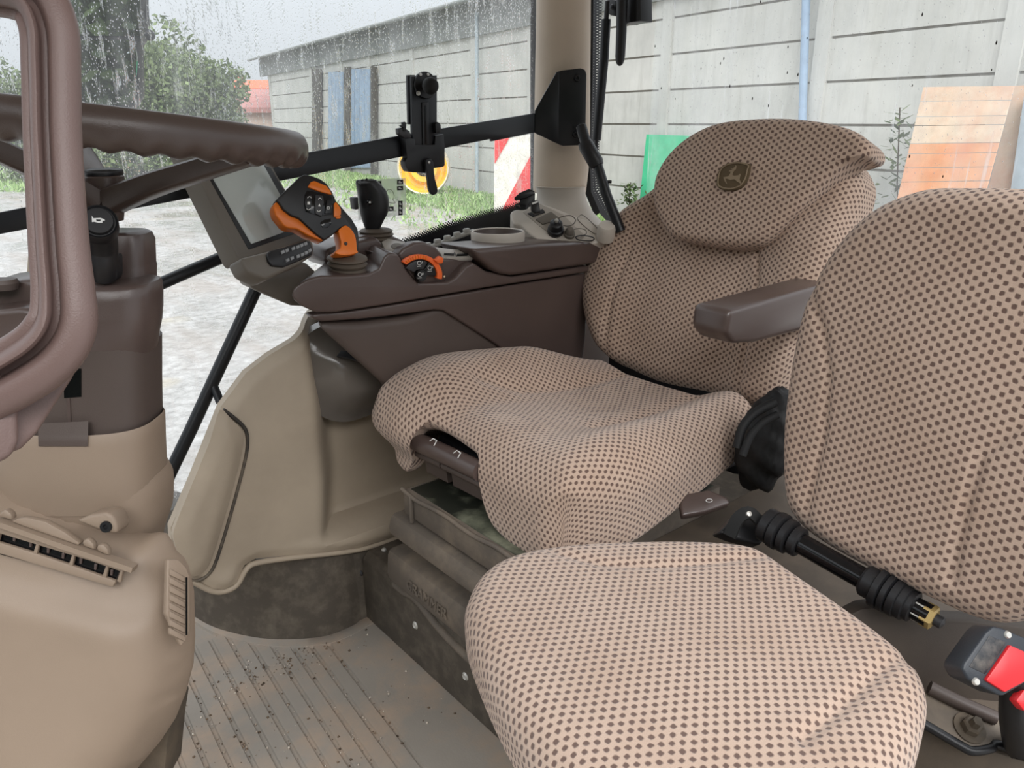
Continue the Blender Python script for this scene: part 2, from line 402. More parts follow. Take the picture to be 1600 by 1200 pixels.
SCUFF = plastic('scuffed_dark_plastic', (76, 69, 61), .7, dirt=(112, 103, 91), dirt_amt=.6, dscale=26)
SEATFAB = fabric('seat_fabric', (193, 169, 152), (108, 86, 77), (174, 147, 127))
# ================================================================== cab shell
def profile_floor():
    # rubber mat with recessed grooves running across the cab
    gd = V((.075, 1, 0)).normalized(); xs = []
    x = -.55; pts = []
    grooves = [.344 + (i-4)*.0352 for i in range(-4, 12)]           # groove positions at y = 1.133
    prof = [(-.75, 0)]
    for g in grooves:
        if g > .74: break
        prof += [(g-.0050, 0), (g-.0036, -.0045), (g+.0036, -.0045), (g+.0050, 0)]
    prof += [(.9, 0)]
    secs = []
    for y in (-.25, .4, 1.0, 1.545):
        secs.append([V((a + (y-1.133)*.075, y, h)) for a, h in prof] )
    secs = [s + [V((s[-1].x, s[-1].y, -.03)), V((s[0].x, s[0].y, -.03))] for s in secs]
    return secs
fl = loft('floor', profile_floor(), MATRUB, sharp=25)
tag(fl, 'ribbed grey rubber cab floor mat dusted with grit', 'floor', kind='structure')
box('floor_border', (.3, 1.66, -.02), (2.2, .28, .03), MATRUB, fl)
# grit swept into the grooves (nobody could count it)
def grit():
    vs = []; fs = []; rg = random.Random(3)
    for i in range(760):
        if rg.random() < .74:
            g = .344 + (rg.randrange(0, 11)-2)*.0352; y = 1.0 + rg.random()*.5; x = g + (y-1.133)*.075 + rg.gauss(0, .0028); z = -.004
        else: x = .25 + rg.random()*.5; y = 1.0 + rg.random()*.45; z = .0005
        if rg.random() < .25: x = .5+rg.gauss(0, .12); y = 1.36+rg.gauss(0, .03); z = .0005
        if x > .70: continue
        s = rg.choice((.0008, .001, .0012, .0016, .0026)); k = len(vs)
        for dx, dy, dz in ((-1, -1, 0), (1, -.7, 0), (.8, 1, 0), (-1, .9, 0), (.1, .1, 1.2)):
            vs.append((x+dx*s*rg.uniform(.6, 1.3), y+dy*s*rg.uniform(.6, 1.3), z+dz*s))
        fs += [(k, k+1, k+4), (k+1, k+2, k+4), (k+2, k+3, k+4), (k+3, k, k+4), (k+3, k+2, k+1, k)]
    return vs, fs
gm = bpy.data.materials.new('grit'); g = N(gm); p_ = g.n('BsdfPrincipled'); g.l(p_.outputs[0], g.out.inputs[0])
gi = g.n('NewGeometry').outputs['Random Per Island']; cr_ = g.n('ValToRGB'); g.l(gi, cr_.inputs[0])
cr_.color_ramp.elements[0].color = srgb(70, 58, 46); cr_.color_ramp.elements[1].color = srgb(214, 204, 190)
cr_.color_ramp.elements.new(.55).color = srgb(120, 100, 80); g.l(cr_.outputs[0], p_.inputs['Base Color']); p_.inputs['Roughness'].default_value = .8
vs, fs = grit(); gr = mesh('floor_grit', vs, fs, gm, None, None)
tag(gr, 'grit, straw bits and crumbs scattered over the ribbed floor mat', 'grit', kind='stuff')

# kick wall between mat and right fender
kp = [at(u, v, z=0) for u, v in ((255, 925), (300, 962), (345, 985), (420, 1000), (500, 997), (545, 982), (573, 966))] + [V((.80, 1.385, 0)), V((1.9, 1.40, 0))]
kp = cr([tuple(p) for p in kp], 6, False)
secs = []
for p in kp:
    n_ = V((.12, 1, 0)).normalized()
    secs.append([p + V((0, 0, -.01)), p + n_*.004 + V((0, 0, .02)), p + n_*.02 + V((0, 0, .12)), p + n_*.03 + V((0, 0, .30 if p.x < .5 else .19)), p + n_*.09 + V((0, 0, .30 if p.x < .5 else .19)), p + n_*.09 + V((0, 0, -.01))])
cove = [[p - V((.12, 1, 0)).normalized()*.030 + V((0, 0, -.006)), p - V((.12, 1, 0)).normalized()*.026 + V((0, 0, .0012)), p + V((0, 0, .003)), p + V((0, .01, -.006))] for p in kp]
kw = loft('wall_right', secs, SCUFF, sharp=50)
loft('foot_strip', cove, MATRUB, kw, sharp=50); tag(kw, 'scuffed dark kick wall below the beige fender panel', 'wall', kind='structure')

# seat pedestal (raised rear floor)
pd_ = thing('seat_pedestal', 'scuffed grey-brown floor step under the driver seat', 'floor step', (.9, .9, 0))
prism('body', [V((.72, 1.395, 0)), V((.724, 1.395, .155)), V((.738, 1.395, .171)), V((1.95, 1.395, .171)), V((1.95, 1.395, 0))], (0, -1.45, 0), SCUFF, pd_, .004)
for u, v in ((649, 977), (727, 1057), (563, 895)):
    P = at(u, v, x=.722); lathe('bolt_hole', [(.001, -.004), (.007, -.003), (.009, 0), (.006, .003), (.003, .001), (.0005, .001)], P, (-1, 0, 0), STEEL if u != 563 else DARKGREY, pd_, 14)
P = at(600, 860, z=.172); lathe('rivet', [(.006, 0), (.006, .003), (.004, .005), (.0005, .0055)], P, (0, 0, 1), STEEL, pd_, 14)
# raised rib of the front skirt
sk = [(617, 912), (632, 925), (650, 935), (690, 985), (740, 1035), (790, 1085), (850, 1130)]
tube('skirt_ridge', [at(u, v, x=.722) for u, v in sk], [.009]*7, MUDDY, pd_, 10, 4)

# ---------------------------------------------------------------- right fender
fd = thing('fender_panel', 'large beige moulded panel over the right wheel arch beside the floor', 'panel', (.6, 1.42, .2))
FPL = PY(1.40)
fo = [(497, 512), (470, 536), (430, 560), (393, 588), (352, 640), (330, 690), (300, 760), (270, 828), (272, 862), (290, 900), (305, 910), (330, 920), (350, 921), (368, 912), (384, 886), (402, 876),
      (460, 868), (560, 856), (625, 836), (720, 800), (860, 740), (860, 600), (700, 560), (600, 520), (540, 500)]
pkA = at(500, 600, y=1.40).x; pkZ = at(560, 822, y=1.42).z
FO = FPL.P
def fh_(a, b, d):
    P = FO + FEX*a + FEY*b; x, z = P.x, P.z
    h = -.095*sstep(.635, .725, x + .10*max(0, .36-z))*sstep(pkZ-.002, pkZ+.016, z)             # knee recess
    top = (z-.46) + (x-.45)*-.25
    h -= .20*max(0, top)**1.4                                          # crown leans out to the window
    h += .012*sstep(pkZ+.03, pkZ-.02, z)
    h -= .012*(1-sstep(0, .02, d))
    return h
FEX = FPL.N.cross(ZU).normalized(); FEY = FEX.cross(FPL.N)*-1
fp, _ = relief('panel', fo, FPL, fh_, .02, BEIGE, fd, .0095)
# storage lid at its front
lo = [(345, 642), (362, 655), (378, 672), (382, 692), (376, 726), (356, 800), (334, 872), (322, 894), (308, 902), (296, 900), (284, 880), (275, 850), (274, 828), (302, 758), (330, 690)]
lid, _ = relief('front_cover', lo, PY(1.390), lambda a, b, d: .012*sstep(0, .022, d)-.006, .012, BEIGE, fd, .012, 3)
gl_ = [(349, 640), (366, 653), (383, 670), (387, 692), (381, 727), (361, 801), (339, 873), (326, 897), (309, 907), (292, 905)]
tube('cover_gap', [at(u, v, y=1.400) for u, v in gl_], .0035, DUSTY, fd, 8, 4)
# lower trim bead
tr_ = [(300, 908), (330, 923), (350, 924), (370, 914), (386, 888), (404, 879), (460, 871), (560, 859), (625, 839)]
tube('trim_bead', [at(u, v, y=1.402) for u, v in tr_], .006, BEIGE, fd, 8, 4)
# smoked lamp-like cover on the crown
smo = plastic('smoked_grey_cover', (104, 98, 92), .22, grain=.05, coat=.3)
so_ = [(467, 572), (474, 541), (498, 517), (540, 505), (600, 520), (650, 570), (640, 630), (600, 645), (560, 660), (532, 662), (505, 652), (482, 630), (470, 604)]
cv, _ = relief('smoked_cover', so_, PY(1.42), lambda a, b, d: .05*sstep(0, .09, d)-.016, .03, smo, fd, .012, 3)
pp('tag_plate', [(526, 556), (533, 547), (575, 556), (570, 566)], Pl(at(545, 556, y=1.37), (-.3, -.6, .75)), .006, BLACK, fd, .001)

# ---------------------------------------------------------------- rear right pillar
pl_ = tag(stack('rear_pillar', [(838, 923, -240), (838, 923, 0), (836, 922, 120), (834, 921, 240), (833, 916, 292), (834, 915, 300)], 1.55, .9, plastic('pillar_beige', (196, 180, 162), .45), None, 40, 3, 2.3),
          'tall beige round-edged cab pillar behind the right console', 'pillar', kind='structure'); pl_.name = 'trim_1'
# seals / window posts
def strip(name, px, d, th, mat, parent=None): return pp(name, px, PF(880, 190, d), th, mat, parent, .002)
w1 = Pl((0, 1.66, 0), (0, -1, 0)); 
tag(strip('trim_2', [(829, -60), (838, -60), (836, 318), (829, 322)], 2.06, .03, RUBBER), 'black rubber window seal along the front edge of the beige pillar', 'seal', kind='structure')
tag(strip('trim_3', [(919, -60), (928, -60), (926, 120), (922, 250), (924, 300), (938, 332), (930, 338), (914, 300), (913, 240)], 2.12, .03, RUBBER), 'black rubber window seal along the rear edge of the beige pillar', 'seal', kind='structure')

# flared pillar foot with sockets
pf = thing('pillar_foot', 'grey-beige flared pillar foot carrying sockets and a cable', 'pillar base', at(880, 345, d=1.95))
stack('neck', [(836, 915, 291), (838, 914, 296), (838, 917, 312), (830, 926, 330), (812, 945, 352), (800, 962, 380), (800, 985, 440)], 1.52, .75, BEIGEGREY, pf, 40, 4, 2.2)
NP = Pl(at(870, 352, d=1.84), (-.42, -.52, .74))
deck = [(797, 333), (806, 327), (818, 326), (840, 318), (860, 322), (905, 340), (940, 352), (948, 366), (946, 378), (900, 380), (845, 378), (815, 352), (803, 350)]
pp('socket_deck', deck, NP, .05, BEIGEGREY, pf, .006, 3, 2)
pp('socket_plate', [(817, 331), (843, 318), (880, 335), (914, 368), (900, 384), (872, 374), (846, 355)], NP.off(.002), .004, plastic('socket_plate_grey', (160, 152, 142), .5), pf, .001)
pp('blank_cover', [(837, 342), (861, 330), (875, 341), (848, 350)], NP.off(.006), .006, GREYFRAME, pf, .001)
pp('socket_base', [(824, 333), (848, 326), (852, 331), (833, 338)], NP.off(.005), .005, DARKGREY, pf, .001)
pp('rocker_switch', [(829, 318), (833, 313), (841, 312), (845, 330), (836, 333), (830, 328)], PF(836, 322, 1.76, 20), .022, BLACK, pf, .003)
pp('switch_mark', [(831, 317), (840, 313.5), (841, 316), (832, 319.5)], PF(836, 322, 1.757, 20), .001, WHITE, pf)
P = at(868, 362, d=1.83); lathe('power_socket', [(.0005, .036), (.006, .036), (.009, .032), (.013, .031), (.015, .029), (.016, .016), (.0165, .014), (.019, .012), (.020, .002), (.019, -.004)], P, NP.N, BLACK, pf, 24)
lathe('socket_cap_stud', [(.004, .034), (.005, .040), (.003, .044), (.0005, .045)], P, NP.N, STEEL, pf, 12)
tube('tether_cable', [at(u, v, d=1.805) for u, v in ((870, 342), (880, 338), (892, 337), (899, 343), (896, 350), (888, 353), (880, 352))], .0014, GREYFRAME, pf, 6, 5)
P = at(890, 366, d=1.82); lathe('small_socket', [(.0005, .022), (.006, .021), (.010, .016), (.011, .006), (.013, .004), (.013, -.004)], P, NP.N, GREYFRAME, pf, 20)
tube('small_cable', [at(u, v, d=1.81) for u, v in ((892, 360), (903, 357), (914, 359), (916, 365), (908, 369))], .0012, GREYFRAME, pf, 6, 5)
tube('ring_pull', [at(u, v, d=1.805) for u, v in ((900, 370), (908, 368), (920, 369), (928, 372), (925, 376), (912, 376), (902, 374))], .0016, BLACK, pf, 6, 4, True)
tube('seam_outline', [NP.off(.001)(u, v) for u, v in ((905, 338), (912, 337), (933, 356), (934, 363), (927, 364), (904, 345))], .0009, GREYFRAME, pf, 6, 4, True)
lathe('pivot_boss', [(.022, -.03), (.022, 0), (.018, .008), (.0005, .01)], at(948, 356, d=1.80), (-.3, -.4, .86), BEIGEGREY, pf, 20)

# ---------------------------------------------------------------- glass
GL1 = glassmat('rainy_side_glass', .15, 1.0, 1.3, (.93, .95, .95)); GL2 = glassmat('wet_rear_glass', .20, .10, 4.1, (.97, .99, .985), .5)
YG = 1.62
g1 = mesh('window_1', [V((-.35, YG, .30)), V((1.62, YG, .30)), V((1.62, YG, 1.9)), V((-.35, YG, 1.9))], [(0, 1, 2, 3)], GL1)
tag(g1, 'rain-spattered right side window pane of the cab', 'window', kind='structure')
XG = 1.86
g2 = mesh('window_2', [V((XG, 1.58, .45)), V((XG, -.6, .45)), V((XG, -.6, 1.9)), V((XG, 1.58, 1.9))], [(0, 1, 2, 3)], GL2)
tag(g2, 'wet hazy rear window pane of the cab', 'window', kind='structure')
# ceramic dot bands printed on the panes
def frit(name, pts, uvs, mat, parent): return mesh(name, pts, [tuple(range(len(pts)))], mat, parent, None, uvs)
fm = bpy.data.materials.new('ceramic_frit'); g = N(fm); uv = g.n('UVMap').outputs[0]; s = g.n('SeparateXYZ'); g.l(uv, s.inputs[0])
def lat(ox):
    a = g.math('SUBTRACT', g.math('FRACT', g.math('ADD', g.math('DIVIDE', s.outputs[0], .0078), ox)), .5); b = g.math('SUBTRACT', g.math('FRACT', g.math('ADD', g.math('DIVIDE', s.outputs[1], .0078), ox)), .5)
    return g.math('SQRT', g.math('ADD', g.math('MULTIPLY', a, a), g.math('MULTIPLY', b, b)))
q = g.math('MINIMUM', lat(0), lat(.5)); thr = g.n('MapRange'); g.l(s.outputs[1], thr.inputs[0]); thr.inputs[1].default_value = .016; thr.inputs[2].default_value = .034; thr.inputs[3].default_value = .52; thr.inputs[4].default_value = .20
mk = g.math('LESS_THAN', q, thr.outputs[0]); t_ = g.n('BsdfTransparent'); d_ = g.n('BsdfPrincipled'); d_.inputs['Base Color'].default_value = (.006, .006, .008, 1); d_.inputs['Roughness'].default_value = .3
mx = g.n('MixShader'); g.l(mk, mx.inputs[0]); g.l(t_.outputs[0], mx.inputs[1]); g.l(d_.outputs[0], mx.inputs[2]); g.l(mx.outputs[0], g.out.inputs[0])
def fritband(name, top, bot, y=None, x=None, width=.034, parent=None, vs_=1):
    """top: px where the dots fade out, bot: inner solid edge"""
    T = [at(u, v, y=y, x=x) for u, v in top]; B = [at(u, v, y=y, x=x) for u, v in bot]; vs = []; fs = []; uvs = []; acc = 0
    for i in range(len(T)):
        if i: acc += (T[i]-T[i-1]).length
        vs += [T[i], B[i]]; uvs += [(acc, width), (acc, width-(T[i]-B[i]).length*vs_)]
        if i: k = 2*i; fs.append((k-2, k, k+1, k-1))
    return mesh(name, vs, fs, fm, parent, None, uvs)
fritband('dot_band', [(600, 384), (640, 367), (700, 345), (760, 327), (800, 317), (832, 306)], [(610, 430), (650, 420), (710, 405), (770, 392), (815, 380), (850, 372)], y=YG-.004, parent=g1)
fritband('dot_band', [(942, -40), (941, 60), (940, 150), (937, 240), (939, 290), (953, 316), (971, 338)], [(922, -40), (921, 60), (919, 150), (917, 240), (919, 300), (934, 330), (957, 356)], x=1.84, width=.030, parent=g2, vs_=.3)
# pictogram sticker on the side pane
st_m = bpy.data.materials.new('clear_sticker'); g = N(st_m); t_ = g.n('BsdfTransparent'); d_ = g.n('BsdfPrincipled'); d_.inputs['Base Color'].default_value = (.8, .82, .8, 1); mx = g.n('MixShader'); mx.inputs[0].default_value = .38
g.l(t_.outputs[0], mx.inputs[1]); g.l(d_.outputs[0], mx.inputs[2]); g.l(mx.outputs[0], g.out.inputs[0])
YS = YG-.004; sk_ = tag(prism('window_sticker', [at(u, v, y=YS) for u, v in ((556, 282), (634, 278), (634, 336), (560, 344))], (0, -.0006, 0), st_m), 'clear pictogram sticker with black symbol boxes on the side window', 'sticker')
for px in ([(620.5, 281), (630, 280.5), (630, 288), (620.5, 288.5)], [(620.5, 291), (630, 290.5), (630, 297), (620.5, 297.5)], [(622.5, 314), (629, 313.5), (629, 336), (622.5, 336.5)], [(607, 323), (615, 322.5), (615, 329.5), (607, 330)], [(590, 283), (596, 282.5), (596, 290), (590, 290.5)]):
    k = prism('symbol_box', [at(u, v, y=YS-.0012) for u, v in px], (0, .0004, 0), BLACK, sk_)
    cu, cv_ = sum(a for a, b in px)/4, sum(b for a, b in px)/4; hw = (px[1][0]-px[0][0])/2; hh = (px[2][1]-px[1][1])/2
    for dy in ((0,) if hh < 6 else (-.6, 0, .6)):
        c0 = cv_+dy*hh; hh2 = min(hh, 4)
        prism('symbol', [at(u, v, y=YS-.0018) for u, v in ((cu-hw*.5, c0-hh2*.45), (cu+hw*.1, c0-hh2*.5), (cu+hw*.1, c0), (cu+hw*.55, c0), (cu+hw*.5, c0+hh2*.5), (cu-hw*.5, c0+hh2*.5))], (0, .0004, 0), WHITE, sk_)
tube('outline_drawing', [at(u, v, y=YS-.0012) for u, v in ((607, 296), (613, 298), (616, 306), (614, 312), (618, 317), (608, 316), (602, 309), (604, 300))], .0006, GREYFRAME, sk_, 5, 3, True)

# ---------------------------------------------------------------- roof and rest of the shell (mostly out of frame)
rf = box('ceiling', (.735, .86, 1.70), (2.37, 1.68, .08), BEIGEGREY, None, .03); tag(rf, 'pale cab roof lining overhead', 'ceiling', kind='structure')
rw = box('wall_rear', (1.90, .75, .28), (.05, 1.75, .42), BROWN_LOW, None, .01); tag(rw, 'brown lower rear cab wall behind the seats', 'wall', kind='structure')
sd = box('wall_side', (1.40, 1.70, .38), (.94, .06, .76), BROWN_LOW, None, .02); sd.name = 'wall_fender'; tag(sd, 'brown outer wheel arch wall behind the right console', 'wall', kind='structure')
# ================================================================== outside
GZ = -1.2
gm = bpy.data.materials.new('wet_yard'); g = N(gm); p_ = g.n('BsdfPrincipled'); g.l(p_.outputs[0], g.out.inputs[0])
co_ = g.n('TexCoord').outputs['Object']; a = g.noise(co_, .55, 6, .6); b = g.noise(co_, 9, 6, .7); st = g.n('Mapping'); g.l(co_, st.inputs[0]); st.inputs['Scale'].default_value = (1.6, .35, 1); st.inputs['Rotation'].default_value = (0, 0, .5)
tk = g.noise(st.outputs[0], 1.1, 5, .6)
c = g.mix(g.ramp(b, .3, .72), srgb(134, 130, 126), srgb(198, 195, 192)); c = g.mix(g.math('MULTIPLY', g.ramp(tk, .45, .62), .55), c, srgb(146, 134, 123))
c = g.mix(g.math('MULTIPLY', g.ramp(g.noise(co_, .9, 3), .62, .72), .35), c, srgb(176, 158, 118))
g.l(c, p_.inputs['Base Color']); rg = g.n('MapRange'); g.l(a, rg.inputs[0]); rg.inputs[1].default_value = .42; rg.inputs[2].default_value = .58; rg.inputs[3].default_value = .12; rg.inputs[4].default_value = .65
g.l(rg.outputs[0], p_.inputs['Roughness']); bp = g.n('Bump'); bp.inputs['Strength'].default_value = .5; bp.inputs['Distance'].default_value = .05; g.l(b, bp.inputs['Height']); g.l(bp.outputs[0], p_.inputs['Normal'])
gd_ = mesh('ground', [V((-70, -70, GZ)), V((90, -70, GZ)), V((90, 110, GZ)), V((-70, 110, GZ))], [(0, 1, 2, 3)], gm); tag(gd_, 'wet pale gravel farmyard with puddles', 'ground', kind='structure')
# concrete panel barn wall
WD = V((math.cos(math.radians(80.9)), math.sin(math.radians(80.9)), 0)); WN = V((-WD.y, WD.x, 0))   # normal towards the tractor
WP = at(1032, 190, d=18); WP.z = GZ
def wallat(u, v, k=0):
    r = ray(u, v); t = (WP + WN*k - CAM).dot(WN)/r.dot(WN); return CAM + r*t
def ws(u, v=190): return (wallat(u, v)-WP).dot(WD)                     # distance along the wall
conc = bpy.data.materials.new('concrete'); g = N(conc); p_ = g.n('BsdfPrincipled'); g.l(p_.outputs[0], g.out.inputs[0]); co_ = g.n('TexCoord').outputs['Object']
oi = g.n('ObjectInfo').outputs['Random']; a = g.noise(co_, .9, 7, .65); ms = g.n('Mapping'); g.l(co_, ms.inputs[0]); ms.inputs['Scale'].default_value = (3, 3, .35); b = g.noise(ms.outputs[0], 2.2, 6, .65)
c = g.mix(g.ramp(a, .3, .72), srgb(176, 176, 170), srgb(206, 205, 198)); c = g.mix(g.math('MULTIPLY', g.ramp(b, .5, .75), .45), c, srgb(150, 148, 140)); c = g.mix(g.math('MULTIPLY', oi, .22), c, srgb(232, 230, 224))
g.l(c, p_.inputs['Base Color']); p_.inputs['Roughness'].default_value = .9
joint = plastic('joint_grey', (140, 136, 127), .9)
bw = thing('concrete_barn_wall', 'long grey precast concrete panel wall of a farm building', 'wall', WP)
sL, sR = ws(424), ws(1760); PH = .75; top = 9
def wbox(name, s0, s1, z0, z1, k0, k1, mat, parent, bev=0):
    q = [WP + WD*s + WN*k + V((0, 0, z-GZ)) for s, k in ((s0, k0), (s1, k0), (s1, k1), (s0, k1)) for z in (z0,)]
    return prism(name, q, (0, 0, z1-z0), mat, parent, bev)
wbox('backing', sL, sR, GZ-.2, GZ+8.05*PH, -.30, -.04, joint, bw)
cols = sorted([ws(u) for u in (428, 492, 540, 582, 648, 742, 830, 926, 1036, 1272, 1560, 1800)])
mcache = {}
for i in range(len(cols)-1):
    a, b = cols[i], cols[i+1]; Lc = b-a
    for k in range(-1, 8):
        z0 = HC - .06 + (k-3)*PH; 
        me_o = wbox('panel', a+.012, b-.012, z0+.022, z0+PH-.022, -.12, 0, conc, bw)
for s in cols[1:]:
    wbox('column', s-.16, s+.16, GZ-.1, GZ+8.05*PH, -.1, .05, conc, bw)
# eave, gutter, roof sheet
eav = plastic('weathered_eave', (146, 148, 145), .8, dirt=(108, 114, 108), dirt_amt=.7, dscale=1.2)
ev = thing('barn_roof', 'weathered grey corrugated roof edge above the concrete wall', 'roof', WP + V((0, 0, 6)))
zt = HC + (190+52-190+190)/50*PH if False else HC + 4.83*PH
wbox('fascia', sL+1.2 if sL > 0 else sL-.0, sR, zt-1.05, zt-.05, .0, .12, eav, ev)
q0 = WP + WD*(sL+1.5) + V((0, 0, zt-GZ)); nsh = 60
for i in range(nsh):
    s0 = sR + (sL+1.6-sR)*i/nsh; s1 = sR + (sL+1.6-sR)*(i+1)/nsh
    P = lambda s, k, z: WP + WD*s + WN*k + V((0, 0, z-GZ))
    prism('roof_sheet', [P(s0, .55, zt-.10), P(s1, .55, zt-.10), P(s1, -5, zt+1.1), P(s0, -5, zt+1.1)], (0, 0, .06), eav, ev)
tube('gutter', [WP + WD*s + WN*.62 + V((0, 0, zt-.12-GZ)) for s in (sL+1.6, (sL+sR)/2, sR)], .07, eav, ev, 10)
# downpipe
pb = plastic('blue_grey_pipe', (150, 172, 196), .5)
tag(tube('downpipe', [wallat(1256, 420, .16), wallat(1254, 180, .16), wallat(1263, -120, .16)], .075, pb, None, 12), 'pale blue-grey rain downpipe on the concrete wall', 'pipe')
tag(tube('downpipe', [wallat(745, 300, .16), wallat(745, 20, .16)], .06, plastic('pale_pipe', (172, 184, 190), .5), None, 12), 'thin pale pipe on the wall seen through the side window', 'pipe')
# bluish barn doors
bl = plastic('faded_blue_boards', (158, 178, 200), .8, dirt=(130, 146, 164), dirt_amt=.6, dscale=2)
dk = plastic('dark_post', (96, 92, 86), .9, dirt=(70, 66, 60), dirt_amt=.6, dscale=2)
for nm, a, b, t0, b0, lb in (('barn_door', 513, 536, 112, 232, 'narrow faded blue barn door left of its twin'), ('barn_door', 546, 578, 108, 262, 'wider faded blue barn door with weathered boards')):
    d0 = thing(nm, lb, 'door', wallat((a+b)/2, b0, .1), 'blue barn doors in the concrete wall'); n = 4
    for i in range(n):
        u0 = a+(b-a)*i/n; u1 = a+(b-a)*(i+1)/n-.6
        prism('board', [wallat(u, v, .10) for u, v in ((u0, t0), (u1, t0), (u1, b0), (u0, b0))], WN*-.05, bl, d0)
for (a, b, t0, b0, lb) in ((538, 545, 104, 268, 'dark weathered post between the blue barn doors'), (487, 499, 108, 240, 'dark weathered post left of the blue barn doors'), (579, 585, 104, 272, 'dark post right of the blue barn doors')):
    tag(prism('door_post', [wallat(u, v, .2) for u, v in ((a, t0), (b, t0), (b, b0), (a, b0))], WN*-.12, dk), lb, 'post', 'posts at the blue barn doors')
# boards leaning on the wall
def leaning(name, px, k0, th, mat, parent, k1=.05):
    return prism(name, [wallat(u, v, k0 if v > 250 else k1) for u, v in px], WN*-th, mat, parent)
gp = plastic('green_sheet', (70, 190, 140), .55, dirt=(110, 200, 160), dirt_amt=.4, dscale=2)
tag(prism('green_board', [wallat(u, v, .25) for u, v in ((1010, 210), (1075, 212), (1066, 350), (996, 346))], WN*-.05, gp), 'bright green board standing against the concrete wall', 'board')
wd = plastic('weathered_ply', (206, 184, 160), .8, dirt=(196, 120, 80), dirt_amt=.55, dscale=.9)
wd2 = plastic('rusty_ply', (206, 150, 112), .8, dirt=(190, 100, 60), dirt_amt=.6, dscale=.9)
pw = thing('plywood_sheets', 'large weathered brown plank panel leaning on the wall above the passenger backrest', 'board', wallat(1490, 330, .5))
rows = [(136, 158), (159, 182), (183, 196), (197, 224), (225, 240), (241, 262), (263, 284), (285, 330), (331, 372), (373, 418)]
for i, (a, b) in enumerate(rows):
    xl = lambda v: 1443-(v-136)*.235; xr = lambda v: 1584-(v-136)*.27
    prism('plank', [wallat(xl(a), a, .25+.004*a), wallat(xr(a), a-2, .25+.004*a), wallat(xr(b), b-2, .25+.004*b), wallat(xl(b), b, .25+.004*b)], WN*-.03, wd if i < 4 else wd2, pw)
tag(prism('plank_sheet', [wallat(1586, 134, .3), wallat(1660, 130, .3), wallat(1612, 428, 1.1), wallat(1510, 424, 1.1)], WN*-.04, wd), 'pale brown board leaning beside the plank panel at the right edge', 'board')
tag(prism('metal_sheet', [wallat(1600, 150, .5), wallat(1700, 150, .5), wallat(1700, 440, 1.2), wallat(1560, 430, 1.2)], WN*-.2, plastic('blue_grey_sheet', (170, 182, 190), .6)), 'blue-grey sheet leaning at the far right of the wall', 'sheet')
# red and white warning board
rw_ = thing('warning_board', 'red and white diagonal striped warning board behind the side window', 'sign', at(800, 344, d=18.9)); WB = PF(800, 280, 18.9)
pp('panel', [(772, 222), (850, 205), (850, 345), (772, 345)], WB, .08, plastic('warning_white', (226, 222, 212), .5, dirt=(190, 184, 170), dirt_amt=.5), rw_)
rdm = plastic('warning_red', (214, 62, 62), .45)
pp('red_stripe', [(773, 219), (797, 214), (773, 256)], WB.off(.03), .025, rdm, rw_); pp('red_stripe', [(838, 226), (849, 224), (849, 276), (806, 344), (776, 344)], WB.off(.03), .025, rdm, rw_)
# yellow wheel behind the phone holder
yl = plastic('yellow_rim', (246, 196, 50), .4); yw = thing('yellow_wheel_rim', 'bright yellow wheel rim standing behind the phone holder', 'wheel', at(662, 303, d=25)); P = at(662, 262, d=25)
K = 2.75; lathe('rim', [(a*K, b*K) for a, b in [(.10, .02), (.16, .03), (.20, -.06), (.24, -.05), (.27, .05), (.285, .05), (.285, -.08), (.10, -.08), (.10, .02)]], P, -FH, yl, yw, 36, caps=False)
lathe('hub', [(a*K, b*K) for a, b in [(.001, .05), (.07, .05), (.09, .02), (.10, 0)]], P, -FH, DARKGREY, yw, 20)
lathe('rim_lip', [(a*K, b*K) for a, b in [(.285, .06), (.30, .07), (.31, .04), (.31, -.06), (.285, -.08), (.285, .06)]], P, -FH, plastic('pale_rim', (226, 214, 190), .5), yw, 36, caps=False)
# grass, weeds
grm = bpy.data.materials.new('grass'); g = N(grm); p_ = g.n('BsdfPrincipled'); g.l(p_.outputs[0], g.out.inputs[0]); gi = g.n('NewGeometry').outputs['Random Per Island']
c = g.mix(gi, srgb(104, 136, 74), srgb(176, 200, 138)); g.l(c, p_.inputs['Base Color']); p_.inputs['Roughness'].default_value = .7
vs = []; fs = []; rg = random.Random(11)
for i in range(16000):
    s = rg.uniform(ws(455), ws(1080)); k = rg.uniform(.1, 3.4) if rg.random() < .8 else rg.uniform(.1, 5.5)
    P = WP + WD*s + WN*k; h = rg.uniform(.06, .20); a = rg.random()*6.28; d = V((math.cos(a), math.sin(a), 0))*.035; t = V((rg.gauss(0, .08), rg.gauss(0, .08), h)); n = len(vs)
    vs += [P-d, P+d, P+t]; fs.append((n, n+1, n+2))
tag(mesh('grass', vs, fs, grm, None, None), 'strip of green grass at the foot of the concrete wall', 'grass', kind='stuff')
